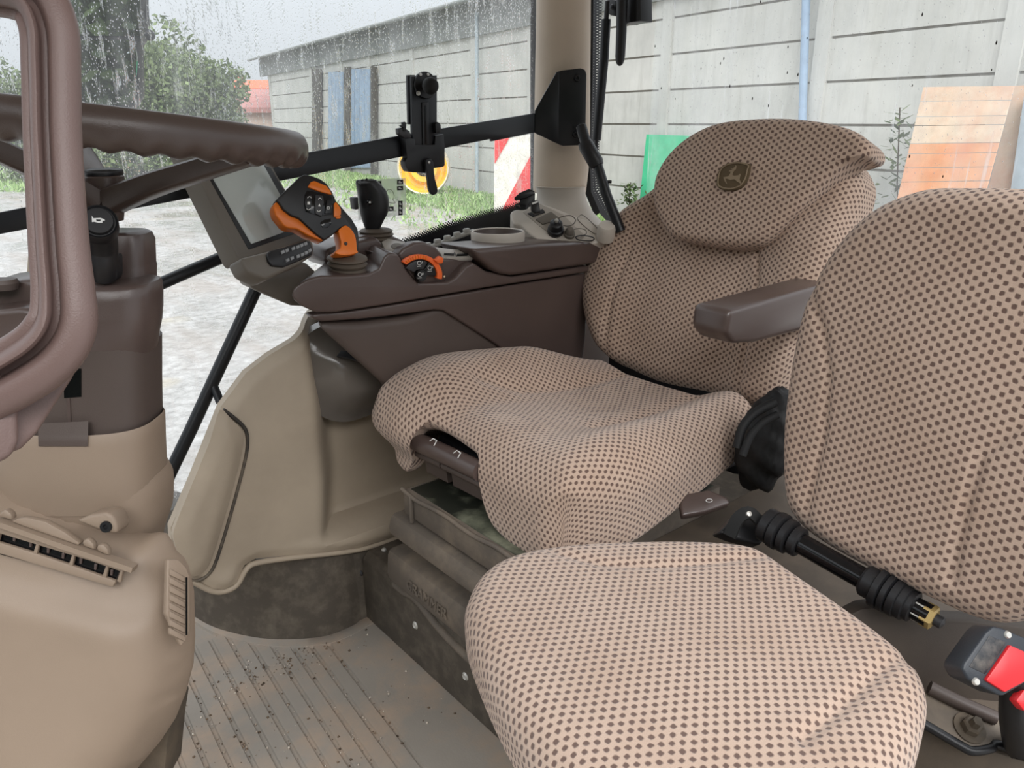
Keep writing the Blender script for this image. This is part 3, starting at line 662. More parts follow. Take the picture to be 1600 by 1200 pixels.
# trees
lfm = bpy.data.materials.new('leaves'); g = N(lfm); p_ = g.n('BsdfPrincipled'); gi = g.n('NewGeometry').outputs['Random Per Island']
c = g.mix(gi, srgb(58, 74, 46), srgb(132, 148, 98)); g.l(c, p_.inputs['Base Color']); p_.inputs['Roughness'].default_value = .6
tl = g.n('BsdfTranslucent'); g.l(c, tl.inputs[0]); mx = g.n('MixShader'); mx.inputs[0].default_value = .25; g.l(p_.outputs[0], mx.inputs[1]); g.l(tl.outputs[0], mx.inputs[2]); g.l(mx.outputs[0], g.out.inputs[0])
bark = plastic('bark', (86, 74, 60), .9)
def crown(n, rg, lobes):
    vs = []; fs = []
    for i in range(n):
        cx, cy, cz, r = rg.choice(lobes); a = rg.uniform(0, 6.283); zz = rg.uniform(-1, 1); rr = r*(rg.random()**.4); q = math.sqrt(1-zz*zz)
        P = V((cx+rr*q*math.cos(a), cy+rr*q*math.sin(a), cz+rr*zz*.9)); s = rg.uniform(.10, .22)
        u = V((rg.gauss(0, 1), rg.gauss(0, 1), rg.gauss(0, 1))).normalized(); w_ = u.cross(V((rg.gauss(0, 1), rg.gauss(0, 1), rg.gauss(0, 1)))).normalized()
        k = len(vs); vs += [P-u*s*.6, P+w_*s*.35, P+u*s*.6, P-w_*s*.35]; fs.append((k, k+1, k+2, k+3))
    return vs, fs
rg = random.Random(5); protos = []
for q in range(2):
    lob = [(rg.uniform(-1.5, 1.5), rg.uniform(-1.5, 1.5), rg.uniform(1.0, 4.3), rg.uniform(1.0, 1.6)) for _ in range(9)]
    v_, f_ = crown(9000, rg, lob); me = bpy.data.meshes.new('foliage'); me.from_pydata([tuple(x) for x in v_], [], f_); me.materials.append(lfm); protos.append(me)
def tree(px, d, sc, lab, group='trees behind the yard', pos=None):
    P = pos if pos is not None else at(px, 190, d=d); P = V((P.x, P.y, GZ)); t = thing('tree', lab, 'tree', P, group)
    o = bpy.data.objects.new('foliage', protos[tree.k % 2]); COL.objects.link(o); o.parent = t; o.scale = (sc, sc, sc); o.rotation_euler = (0, 0, tree.k*1.3)
    tk = tube('trunk', [V((0, 0, 0)), V((.05*sc, 0, 1.2*sc)), V((0, .1*sc, 2.6*sc))], [.18*sc, .13*sc, .06*sc], bark, None, 8); tk.parent = t; tree.k += 1
tree.k = 0
for px, d, sc, lab in ((20, 30, .85, 'green tree at the far left edge seen through the windscreen side'), (110, 33, .8, 'tree mostly hidden behind the outside mirror'), (215, 30, 1.12, 'tallest bushy tree beside the outside mirror'), (268, 29, 1.04, 'bushy tree in the middle of the hedge'),
                       (303, 28, .9, 'rounded bushy tree left of the red roofed house'), (340, 37, .66, 'small tree standing against the red roofed house'), (-60, 32, .9, None)):
    if lab: tree(px, d, sc, lab)
for i, (x, y, s) in enumerate(((-11.3, 1.9, 1.35), (-10.7, -1.6, 1.4), (-9.2, -4.9, 1.4), (-6.9, -7.7, 1.4), (-3.8, -9.6, 1.35))):
    tree(0, 0, s, ['first', 'second', 'third', 'fourth', 'fifth'][i]+' tree from the left in the row mirrored in the outside mirror', 'row of trees on the left of the yard', V((x, y, 0)))
# low hedge weeds at the far wall foot + leaning plant
def plant(px, py0, py1, k, lab):
    b0 = wallat(px, py1, k); tp = wallat(px, py0, k); t = thing('climbing_weed', lab, 'plant', b0); tube('stem', [b0, b0.lerp(tp, .5)+WD*.05, tp], .012, bark, t, 6); rg = random.Random(2); vs = []; fs = []
    for i in range(150):
        f = rg.random()**.9; P = b0.lerp(tp, f) + WD*rg.gauss(0, .22*(1.05-f)+.05) + WN*rg.gauss(0, .1); s = rg.uniform(.07, .13); u = V((rg.gauss(0, 1), rg.gauss(0, 1), rg.gauss(0, .5))).normalized(); w_ = u.cross(ZU).normalized()
        n = len(vs); vs += [P-u*s, P+w_*s*.4, P+u*s, P-w_*s*.4]; fs.append((n, n+1, n+2, n+3))
    mesh('leaves', vs, fs, lfm, t, None)
plant(1406, 168, 404, .5, 'tall dark leafy weed beside the leaning plank panel')
plant(985, 285, 342, .6, 'green weed at the wall foot under the green board')
# red roofed house far away
hs = thing('far_house', 'distant house with orange-red tiled roof between hedge and barn', 'house', at(395, 205, d=48)); HP = PF(395, 165, 48)
pp('wall', [(372, 168), (430, 168), (430, 256), (372, 256)], HP.off(-.6), 6, plastic('house_wall', (196, 176, 164), .9), hs)
prism('roof', [HP(364, 168), HP(436, 168), HP.off(-4)(436, 127), HP.off(-4)(362, 127)], (0, 0, -.3), plastic('tile_roof', (176, 128, 122), .8, dirt=(158, 106, 98), dirt_amt=.6), hs)
prism('ridge', [HP.off(-2.8)(362, 138), HP.off(-2.8)(436, 138), HP.off(-3.8)(436, 125), HP.off(-3.8)(362, 125)], (0, 0, -.3), plastic('ridge_tiles', (206, 118, 90), .8), hs)
pp('chimney', [(371, 118), (378, 118), (378, 136), (371, 136)], HP.off(-4), .5, plastic('chimney_brick', (200, 130, 112), .9), hs)
# straw heap and far grass bank
vs = []; fs = []; rg = random.Random(4)
for i in range(9000):
    P = at(rg.uniform(-20, 420), rg.uniform(232, 300), z=GZ); h = rg.uniform(.08, .28); a = rg.random()*6.28; d = V((math.cos(a), math.sin(a), 0))*.06; n = len(vs)
    vs += [P-d, P+d, P+V((rg.gauss(0, .1), rg.gauss(0, .1), h))]; fs.append((n, n+1, n+2))
tag(mesh('grass_bank', vs, fs, grm, None, None), 'rough green grass in front of the distant hedge', 'grass', kind='stuff')
hp = at(192, 276, z=GZ); v_, f_ = [], []
b = bmesh.new(); bmesh.ops.create_icosphere(b, subdivisions=4, radius=1)
for v in b.verts: v.co = V((v.co.x*1.1, v.co.y*.8, max(v.co.z, -.1)*.72*(1+.15*math.sin(v.co.x*9)*math.cos(v.co.y*7)))) + hp
tag(frombm('earth_heap', b, plastic('tan_earth', (196, 172, 142), .95, dirt=(170, 140, 110), dirt_amt=.6, dscale=3), None, None), 'small tan earth heap on the grass beyond the steering wheel', 'heap')
# outside mirror
om = thing('wing_mirror', 'two-pane outside mirror of the tractor behind the grab handle', 'mirror', at(165, 230, d=2.35)); mm = bpy.data.materials.new('mirror_glass'); g = N(mm); gl = g.n('BsdfGlossy'); gl.inputs['Roughness'].default_value = .01; gl.inputs[0].default_value = (.62, .66, .64, 1); g.l(gl.outputs[0], g.out.inputs[0])
MP = Pl(at(170, 80, d=2.3), (-.60, -.79, .03))
pp('housing', [(60, -80), (224, -80), (222, 60), (215, 70), (217, 150), (205, 168), (60, 168)], MP.off(-.006), .05, BLACK, om, .006)
pp('main_pane', [(64, -76), (221, -76), (218, 56), (64, 56)], MP, .004, mm, om)
pp('wide_angle_pane', [(64, 62), (200, 62), (212, 70), (214, 90), (212, 148), (202, 164), (64, 164)], Pl(MP.P, (-.58, -.80, .05)), .004, mm, om, 0, 2)
tube('bracket', [at(227, -60, d=2.3), at(229, 10, d=2.3), at(231, 40, d=2.3)], .006, BLACK, om, 8, 3)
ball('bracket_ball', at(234, 55, d=2.3), .016, BLACK, om)
# ================================================================== driver seat
ds = thing('driver_seat', 'patterned beige fabric driver seat with headrest flap on a bellows base', 'seat', (1.0, 1.0, .17))
YC = 1.02; XR = 1.30; ZS = .562
S0, RF = .475, .075; TL_, RL = -.185, .065; TR_, RR = .185, .06
def wrap(a, a0, R, lim=math.pi/2*1.02):
    """a beyond a0 rolls over a round edge of radius R: returns forward, drop"""
    if a <= a0: return a, 0
    ph = (a-a0)/R
    if ph <= lim: return a0 + R*math.sin(ph), R*(1-math.cos(ph))
    e = (ph-lim)*R; return a0 + R*math.sin(lim) + math.cos(lim)*e, R*(1-math.cos(lim)) + math.sin(lim)*e
def cush0(s, t):
    f, d1 = wrap(s, S0, RF)
    if t < 0: y, d2 = wrap(-t, -TL_, RL); y = -y
    else: y, d2 = wrap(t, .172 + .062*sstep(.10, .42, s), RR)
    dd = math.sqrt(d1*d1+d2*d2) if d1 > 0 and d2 > 0 else d1+d2
    if d1 > 0 and d2 > 0:                                   # round the corner in plan
        y0 = -TL_ if t < 0 else .172 + .062*sstep(.10, .42, s); rr = RL if t < 0 else RR
        fx = (f-S0)/RF; fy = (abs(y)-y0)/rr; k = max(1, math.hypot(fx, fy)); f = S0 + RF*fx/k; y = math.copysign(y0 + rr*fy/k, y)
    return V((XR - f, YC + y, ZS - dd + .010*sstep(.15, .45, s)))
def cushD(s, t, h):
    e = 1e-3; P = cush0(s, t); a = cush0(s+e, t)-cush0(s-e, t); b = cush0(s, t+e)-cush0(s, t-e); n = b.cross(a)
    n = n.normalized() if n.length > 1e-12 else ZU
    if n.dot(P-V((1.0, 1.02, .42))) < 0: n = -n
    return P + n*h
sm1 = [V((.06, .085, 0)), V((.20, .100, 0)), V((.33, .115, 0)), V((.40, .15, 0))]; sm2 = [V((.06, -.12, 0)), V((.18, -.115, 0)), V((.32, -.10, 0))]
def cushB(s, t):
    p = V((s, t, 0))
    far = sstep(.07, .21, t)*sstep(-.02, .24, s)*(1-.35*sstep(.42, .56, s))*(1-sstep(.30, .38, t)*.5)
    near = sstep(.09, .20, -t)*(1-sstep(.38, .55, s))
    h = .068*far + .026*near - .014*math.exp(-((s-.22)/.13)**2-((t+.01)/.13)**2) + .010*math.exp(-((s-.46)/.07)**2-((t-.0)/.16)**2)
    h -= .010*math.exp(-(polyd(p, sm1)/.016)**2) + .012*math.exp(-(polyd(p, sm2)/.022)**2)
    return h*(1-sstep(.56, .64, s))
co_l = [(.015, -.21), (.028, -.1), (.030, .08), (.01, .20), (.06, .258), (.2, .310), (.36, .346), (.48, .348), (.575, .318), (.645, .272), (.674, .232), (.655, .196), (.578, .172), (.542, .125), (.546, .03), (.562, -.022),
        (.630, -.040), (.676, -.066), (.694, -.125), (.698, -.20), (.675, -.27), (.615, -.33), (.53, -.368), (.42, -.378), (.30, -.352), (.18, -.318), (.07, -.275)]
pad('cushion', co_l, (.30, -.01), cushD, cushB, .015, .034, SEATFAB, ds, 240, 60)
prism('cushion_pan', [V((XR+.05, YC-.19, .42)), V((XR+.05, YC+.19, .42)), V((.80, YC+.17, .42)), V((.80, YC-.17, .42))], (0, 0, .085), BLACK, ds, .01)
box('rear_filler', (1.40, 1.02, .49), (.16, .40, .22), BLACK, ds, .02)  # black block added so the gap below the backrest stays dark
# backrest
bt = math.radians(17); BV = V((math.sin(bt), 0, math.cos(bt))); BN = V((-math.cos(bt), 0, math.sin(bt))); BU = V((0, -1, 0)); BO = V((1.315, 1.02, .58))
BP = Pl(BO, BN)
def l2(px, pl, O, U, W):
    return [((pl(u, v)-O).dot(U), (pl(u, v)-O).dot(W)) for u, v in px]
bo = l2([(1180, 634), (1090, 618), (1010, 597), (950, 563), (924, 515), (918, 450), (930, 390), (968, 335), (1012, 292), (1060, 230), (1140, 195), (1240, 200), (1305, 228), (1332, 262), (1336, 300), (1310, 400), (1262, 520), (1222, 620)], BP, BO, BU, BV)
def backD(a, b, h): return BO + BU*a + BV*b + BN*h
bs1 = [V((.19, .0, 0)), V((.185, .1, 0)), V((.165, .22, 0)), V((.13, .30, 0))]; bs2 = [V((-.185, .0, 0)), V((-.19, .12, 0)), V((-.18, .25, 0))]
def backB(a, b):
    p = V((a, b, 0)); w_ = sstep(.11, .24, abs(a)); h = .035*w_*(1-sstep(.30, .46, b)) + .012*math.exp(-((b-.13)/.1)**2)
    return h - .007*math.exp(-(min(polyd(p, bs1), polyd(p, bs2))/.006)**2)
pad('backrest', bo, (0.02, .25), backD, backB, .045, .11, SEATFAB, ds, 220, 60)
# headrest flap over the top
HO = BO + BV*.30 + BN*.052; HPL = Pl(HO, BN)
ho = l2([(1020, 300), (1026, 272), (1048, 238), (1084, 208), (1130, 189), (1200, 182), (1270, 186), (1325, 199), (1354, 220), (1352, 240), (1326, 246), (1292, 276), (1244, 324), (1200, 368), (1176, 382), (1140, 385), (1096, 380), (1052, 371), (1034, 352), (1022, 326)], HPL, HO, BU, BV)
HDR = pad('headrest', ho, ((HPL(1160, 285)-HO).dot(BU), (HPL(1160, 285)-HO).dot(BV)), lambda a, b, h: HO + BU*a + BV*b + BN*h, lambda a, b: .016*math.exp(-(a/.2)**2-((b-.13)/.12)**2), .020, .085, SEATFAB, ds, 200, 50)
# woven emblem patch with leaping deer
EP = HPL.off(.0185); ec = lambda L: [(1080+a*.0875, 210+b*.0875) for a, b in L]
pm = plastic('patch_brown', (88, 74, 54), .9); pm2 = plastic('patch_thread', (136, 120, 98), .9)
em = pp('emblem_patch', ec([(470, 700), (520, 590), (640, 515), (830, 480), (1040, 525), (1030, 640), (990, 790), (925, 900), (860, 955), (740, 1000), (600, 1000), (500, 965), (450, 910), (455, 790)]), EP, .012, pm, ds, .0006)
em['label'] = 'dark brown shield patch with a leaping deer'
tube('patch_border', [EP.off(.0006)(u, v) for u, v in ec([(500, 700), (545, 605), (650, 540), (830, 508), (1010, 548), (1000, 640), (965, 780), (905, 880), (850, 925), (740, 965), (610, 965), (510, 930), (480, 890), (482, 790)])], .0016, pm2, em, 6, 4, True)
pp('deer', ec([(575, 765), (660, 748), (695, 700), (705, 665), (668, 660), (690, 640), (740, 628), (690, 600), (745, 612), (770, 575), (762, 612), (795, 550), (806, 560), (798, 622), (765, 650), (745, 680), (735, 722), (765, 738), (845, 728), (868, 700), (880, 712), (866, 760), (858, 806), (905, 880), (880, 912), (868, 905), (880, 880), (820, 842), (770, 800), (700, 812), (640, 792), (606, 792), (625, 840), (642, 892), (620, 872), (585, 812)]), EP.off(.001), .001, pm2, em)
# front adjuster handles under the cushion nose
hx = .735
def yz(u, v, x): return at(u, v, x=x)
A = yz(648, 688, .760); B_ = yz(752, 737, .760)
tube('adjuster_bar', [A, B_], .019, BROWN, ds, 18)
for i, (t0, t1) in enumerate(((.02, .42), (.44, 1.0))):
    a = A.lerp(B_, t0) + V((.005, 0, -.026)); b = A.lerp(B_, t1) + V((.005, 0, -.026)); tube('adjuster_lever', [a, b], .010, BROWN_LOW, ds, 10)
    a = A.lerp(B_, t0+.06) + V((.018, 0, -.048)); b = A.lerp(B_, t1) + V((.018, 0, -.048)); tube('release_paddle', [a, b], 1, BROWN_LOW, ds, sec=[(-.010, -.020), (.004, -.020), (.008, .016), (-.004, .018)], upv=ZU)
ex = (B_-A).normalized()
for u, v in ((676, 686), (713, 705)):
    P = at(u, v+5, x=.741); up_ = V((.4, 0, .9))
    for k, (p0, p1) in enumerate((((-.009, .000), (-.002, .007)), ((-.002, .007), (.010, .006)), ((.010, .006), (.007, -.005)))):
        tube('symbol', [P + ex*a + up_*b for a, b in (p0, p1)], .0009, WHITE, ds, 6)
# suspension tray, bellows and base
def slab(name, x0, x1, y0, y1, z0, z1, mat, bev=.006, lean=.0, parent=ds):
    return prism(name, [V((x0, y0, z1)), V((x0, y1, z1)), V((x1, y1, z1)), V((x1, y0, z1))], V((-lean, 0, z0-z1)), mat, parent, bev)
slab('suspension_tray', .722, 1.22, .80, 1.200, .352, .405, MUDDY, .004)
slab('tray_well', .735, 1.21, .81, 1.190, .400, .4075, plastic('grease_black', (40, 42, 36), .35, dirt=(120, 122, 104), dirt_amt=.85, dscale=11), .002)
tb = [V((.720, y, .405 + .004*math.sin(y*37)+(.003 if y < 1.05 else 0))) for y in (1.20, 1.15, 1.1, 1.05, 1.0, .95, .90, .85, .80)]
tube('tray_rim', tb, .0045, MUDDY, ds, 8, 3)
box('tray_rib', (.718, 1.165, .375), (.008, .006, .06), MUDDY, ds, .002)
slab('bellows_fold', .708, 1.24, .80, 1.235, .300, .345, MUDDY, .014, .012)
slab('bellows_neck', .740, 1.22, .80, 1.215, .26, .36, MUDDARK, .004)
slab('bellows_base', .705, 1.24, .79, 1.255, .180, .255, MUDDY, .016, .006)
slab('base_plate', .716, 1.3, .80, 1.24, .165, .195, MUDDARK, .006)
emb = text('embossed_lettering', 'GRAMMER', V((.6985, 1.095, .214)), (0, -1, 0), (.08, 0, 1), .030, MUDDY, ds, .0015)
# belt stalk / dark linkage by the cushion's left rear
tube('side_rail', [V((1.30, .80, .455)), V((.98, .79, .455))], .012, BLACKMETAL, ds, 8)
lk = plastic('black_vinyl', (22, 22, 23), .62, grain=.6, gscale=120)
b = bmesh.new(); bmesh.ops.create_icosphere(b, subdivisions=4, radius=1); C0 = at(1200, 688, d=1.40)
for v in b.verts:
    q = v.co.copy(); k = 1+.09*math.sin(q.x*5+q.z*6)*math.cos(q.y*4-q.z*3) + .05*math.sin(q.z*13+q.x*9) + .03*math.sin(q.x*19-q.z*11+q.y*8); v.co = C0 + RT*(q.x*.052*k) + ZU*(q.z*.092*k - q.x*-.03) + FH*(q.y*.06*k)
frombm('recliner_gaiter', b, lk, ds, None)
tube('gaiter_rib', [at(u, v, d=1.30) for u, v in ((1152, 700), (1160, 668), (1180, 645), (1212, 628))], .008, lk, ds, 8, 3)
tube('gaiter_rib', [at(u, v, d=1.29) for u, v in ((1160, 712), (1172, 682), (1192, 660), (1215, 648))], .007, lk, ds, 8, 3)
# left armrest
ar = [V((1.045, .70, .812)), V((1.36, .70, .818)), V((1.40, .70, .780)), V((1.38, .70, .735)), V((1.13, .70, .742)), V((1.065, .70, .752)), V((1.04, .70, .775))]
ao = prism('armrest', ar, (0, .072, 0), BROWN, ds, .010, 3)
tube('armrest_bracket', [V((1.33, .76, .75)), V((1.36, .80, .70)), V((1.35, .84, .62))], .02, BLACK, ds, 10)
# grey lever with printed mark on the deck left of the cushion
lv = thing('deck_lever', 'small brown paddle lever with white mark on the deck beside the driver cushion', 'lever', at(1090, 800, d=1.37))
pp('paddle', [(1063, 786), (1072, 771), (1108, 765), (1136, 776), (1141, 786), (1100, 800), (1066, 806)], Pl(at(1100, 788, d=1.36), (-.35, -.45, .82)), .018, BROWN, lv, .004, 3)
tube('mark', [at(1108+5*math.cos(k*.785), 782+2.6*math.sin(k*.785), d=1.350) for k in range(8)], .0006, WHITE, lv, 5, 2, True)
# deck the seats stand on
dk_ = thing('seat_deck', 'brown raised deck plate between the two seats', 'deck', (1.2, .6, .17))
prism('plate', [V((.98, .80, .36)), V((1.86, .80, .36)), V((1.86, .05, .36)), V((1.0, .05, .36)), V((.90, .30, .36)), V((.90, .78, .36))], (0, 0, -.19), plastic('deck_brown', (82, 73, 64), .6, dirt=(120, 104, 88), dirt_amt=.5), dk_, .006)

# ================================================================== passenger seat
ps = thing('passenger_seat', 'small patterned beige fabric passenger seat on a black hinge shaft', 'seat', (.85, .45, .36))
ZP = .535; PC = PZ(ZP-.01)
po = [(PC(u, v).x, PC(u, v).y) for u, v in ((727, 958), (733, 912), (758, 880), (800, 860), (860, 848), (950, 841), (1060, 839), (1140, 843), (1188, 853), (1240, 886), (1330, 946), (1402, 998), (1440, 1034), (1455, 1072), (1450, 1110), (1432, 1170), (1380, 1260), (1290, 1340), (1130, 1370), (960, 1320), (850, 1200), (772, 1070))]
q1 = [PC(u, v) for u, v in ((860, 868), (940, 890), (1040, 893), (1120, 885), (1190, 876))]; q1 = [V((p.x, p.y, 0)) for p in q1]
q2 = [PC(u, v) for u, v in ((1250, 1170), (1310, 1120), (1380, 1050), (1430, 1020))]; q2 = [V((p.x, p.y, 0)) for p in q2]
cc = PC(1090, 1080)
def psB(a, b):
    p = V((a, b, 0)); r2 = (p-V((cc.x, cc.y, 0))).length
    return .010*math.exp(-(r2/.14)**2) - .006*math.exp(-(polyd(p, q1)/.009)**2) - .006*math.exp(-(polyd(p, q2)/.009)**2)
pad('cushion', po, (cc.x, cc.y), lambda a, b, h: V((a, b, ZP+h)), psB, .042, .085, SEATFAB, ps, 220, 56)
tube('cushion_pan', [V((.70, .62, .43)), V((.86, .40, .43))], .03, BLACK, ps, 8)
box('seat_post', (.80, .46, .318), (.14, .16, .29), BLACK, ps, .01)
# backrest
PO = V((.945, .42, .560)); ra = math.radians(10); dirh = V((.985, -.17, 0)); PV = dirh*math.sin(ra) + ZU*math.cos(ra); PN = -dirh*math.cos(ra) + ZU*math.sin(ra); PU = PV.cross(PN)
if PU.dot(RT) < 0: PU = -PU
PPL = Pl(PO, PN)
bo2 = l2([(1230, 815), (1214, 778), (1210, 700), (1216, 620), (1232, 520), (1252, 455), (1290, 385), (1346, 326), (1420, 293), (1500, 288), (1600, 291), (1700, 310), (1775, 380), (1800, 520), (1790, 700), (1740, 860), (1660, 952), (1600, 972), (1550, 980), (1500, 968), (1430, 936), (1350, 896), (1270, 850)], PPL, PO, PU, PV)
s1_ = [V(p).to_3d() for p in l2([(1262, 450), (1288, 520), (1296, 590), (1288, 680), (1268, 760), (1258, 810)], PPL, PO, PU, PV)]
s2_ = [V(p).to_3d() for p in l2([(1680, 600), (1590, 672), (1540, 710), (1515, 780), (1497, 850), (1488, 905)], PPL, PO, PU, PV)]
c2 = l2([(1480, 620)], PPL, PO, PU, PV)[0]
def pbB(a, b):
    p = V((a, b, 0)); r = (p-V((c2[0], c2[1], 0))).length
    return .012*math.exp(-(r/.15)**2) - .006*math.exp(-(min(polyd(p, s1_), polyd(p, s2_))/.007)**2)
pad('backrest', bo2, c2, lambda a, b, h: PO + PU*a + PV*b + PN*h, pbB, .035, .075, SEATFAB, ps, 220, 56)
# hinge shaft with rubber rings, nut and bracket
a = at(1196, 818, d=1.135); b_ = at(1462, 968, d=.965); ax = (b_-a).normalized(); Lh = (b_-a).length
def ring(name, t, w_, r, mat): return lathe(name, [(r*.86, -w_/2), (r, -w_/3), (r, w_/3), (r*.86, w_/2)], a + ax*(Lh*t), ax, mat, ps, 24)
lathe('hinge_shaft', [(.015, 0), (.015, Lh*.97)], a, ax, GLOSSBLACK, ps, 20)
for t, w_, r in ((.03, .018, .026), (.09, .015, .028), (.15, .013, .026), (.21, .014, .022), (.66, .022, .022), (.71, .012, .028), (.755, .010, .027), (.80, .013, .026), (.84, .012, .024), (.875, .010, .021)): ring('rubber_ring', t, w_, r, BLACK)
def hexnut(name, t, w_, r, mat): return lathe(name, [(r*.8, -w_/2), (r, -w_/2.6), (r, w_/2.6), (r*.8, w_/2)], a + ax*(Lh*t), ax, mat, ps, 6, 20)
hexnut('washer_nut', .918, .013, .0155, STEEL); hexnut('hinge_nut', .965, .016, .0160, BRASS); lathe('bolt_end', [(.008, 0), (.008, .012), (.0005, .015)], a + ax*(Lh*.985), ax, DARKGREY, ps, 12)
pp('hinge_clamp', [(1124, 832), (1150, 806), (1166, 797), (1188, 812), (1200, 838), (1188, 852), (1150, 842)], Pl(at(1165, 825, d=1.16), (-.3, -.7, .64)), .03, BLACK, ps, .005, 3)
tube('clamp_strap', [at(u, v, d=1.135) for u, v in ((1140, 838), (1152, 812), (1170, 801), (1186, 814), (1200, 836))], 1, RUBBER, ps, spline=3, sec=[(-.010, -.002), (.010, -.002), (.010, .002), (-.010, .002)])
for u, v in ((1170, 803),): lathe('clamp_bolt', [(.0005, .003), (.004, .002), (.004, -.002)], at(u, v, d=1.13), (-.3, -.7, .64), STEEL, ps, 10)
# seat support box behind the shaft
SB = PF(1520, 1030, 1.03, 8, -8)
pp('support_plate', [(1345, 952), (1375, 948), (1420, 965), (1520, 970), (1640, 985), (1640, 1180), (1480, 1180), (1440, 1140), (1250, 1000)], SB, .03, plastic('support_shaded', (62, 54, 48), .6, dirt=(84, 74, 64), dirt_amt=.5), ps, .004)  # plate colour darkened to imitate the shadow around the shaft
# mounting foot with bolt
FT = Pl(at(1530, 1140, d=.95), (-.25, -.38, .89))
mf = pp('mounting_foot', [(1440, 1085), (1455, 1072), (1560, 1118), (1600, 1125), (1640, 1150), (1640, 1190), (1560, 1160), (1545, 1166), (1520, 1170), (1500, 1160), (1435, 1118)], FT, .012, MUDDY, ps, .004)
tube('foot_lip', [FT.off(-.004)(u, v) for u, v in ((1432, 1124), (1500, 1164), (1520, 1173), (1548, 1169), (1560, 1163), (1640, 1195))], .006, BLACK, ps, 8, 3)
tube('foot_ridge', [FT.off(.006)(u, v) for u, v in ((1452, 1074), (1500, 1098), (1556, 1122))], .009, BROWN_LOW, ps, 8, 2)
P = FT(1514, 1138); lathe('foot_washer', [(.019, 0), (.019, .003), (.012, .003)], P, FT.N, MUDDARK, ps, 24); lathe('foot_bolt', [(.012, .002), (.012, .012), (.010, .014), (.007, .014), (.006, .024), (.0005, .025)], P, FT.N, MUDDARK, ps, 6)
# seat belt buckle
bk = thing('belt_buckle', 'black seat belt buckle with red release button at the right edge', 'buckle', at(1580, 1120, d=.82)); BK = PF(1560, 1040, .80, 32, 10)
pp('housing', [(1503, 1046), (1506, 1036), (1540, 988), (1552, 978), (1566, 981), (1640, 1012), (1612, 1062), (1568, 1088), (1560, 1086), (1512, 1062)], BK, .030, plastic('buckle_black', (44, 48, 54), .4), bk, .003, 3)
pp('red_button', [(1541, 1063), (1579, 1008), (1650, 1040), (1650, 1050), (1612, 1060), (1571, 1082)], BK.off(.004), .008, RED, bk, .0015)
pp('slot', [(1514, 1042), (1546, 993), (1572, 1003), (1570, 1010), (1540, 1054)], BK.off(.0006), .004, plastic('slot_dusty', (38, 40, 44), .5, dirt=(120, 112, 104), dirt_amt=.6, dscale=40), bk, .001)
pp('slot_shadow', [(1544, 1056), (1574, 1010), (1578, 1012), (1549, 1058)], BK.off(.0010), .003, GLOSSBLACK, bk)
for u, v in ((1574.5, 992), (1525, 1065)): lathe('screw', [(.0005, .002), (.003, .002), (.004, .0006), (.0042, -.001)], BK.off(.0002)(u, v), BK.N, STEEL, bk, 14)
tube('stalk', [BK.off(-.03)(1590, 1050), at(1585, 1110, d=.86), at(1590, 1160, d=.92), FT.off(.01)(1595, 1170)], .016, BLACK, bk, 10, 3)
b2 = pp('red_tab', [(1588, 1095), (1600, 1078), (1630, 1085), (1630, 1120), (1600, 1110)], BK.off(-.022), .012, RED, bk, .002)
# ================================================================== right-hand console
rc = thing('right_console', 'brown right-hand control console beside the driver seat', 'console', (.95, 1.42, .17))
CY = PY(1.30)
lower = [(484, 503), (520, 535), (556, 566), (600, 604), (650, 650), (760, 760), (900, 760), (905, 620), (918, 540), (925, 430), (757, 452), (640, 494), (560, 503)]
tap = lambda k: (lambda p: p + V((max(0, k*(.86-p.x)/.30), 0, 0)))
pp('lower_body', lower, CY.off(-.012), .16, BROWN_LOW, rc, .018, 4, backf=tap(.16))
mid = [(486, 493), (492, 500), (504, 503), (560, 499), (600, 495), (640, 490), (680, 484), (694, 486), (735, 512), (775, 538), (830, 580), (900, 600), (915, 530), (921, 426), (757, 452), (600, 478), (540, 487), (500, 489)]
pp('side_panel', mid, CY.off(-.002), .03, BROWN, rc, .005, 3)
upper = [(455, 466), (456, 454), (463, 446), (480, 436), (500, 431), (540, 431), (575, 428), (592, 420), (600, 402), (608, 394), (622, 397), (640, 428), (654, 443), (700, 441), (712, 434), (728, 416), (740, 410), (760, 424), (800, 432), (921, 415), (921, 425), (757, 450), (600, 477), (520, 489), (492, 489), (470, 479)]
pp('upper_shell', upper, CY.off(.010), .19, BROWN, rc, .010, 4, backf=tap(.17))
topd = [(500, 424), (508, 404), (540, 398), (592, 376), (600, 378), (605, 398), (622, 400), (640, 430), (600, 440), (520, 440)]
pp('rear_deck', [(604, 398), (632, 402), (690, 404), (738, 404), (742, 420), (730, 440), (640, 450), (615, 420)], CY.off(-.014), .18, BROWN, rc, .006, 3)
# raised joystick shoulder
pp('shoulder', [(507, 408), (512, 389), (530, 382), (590, 372), (598, 380), (598, 400), (575, 418), (520, 420)], PY(1.40), .10, BROWN, rc, .006, 3)
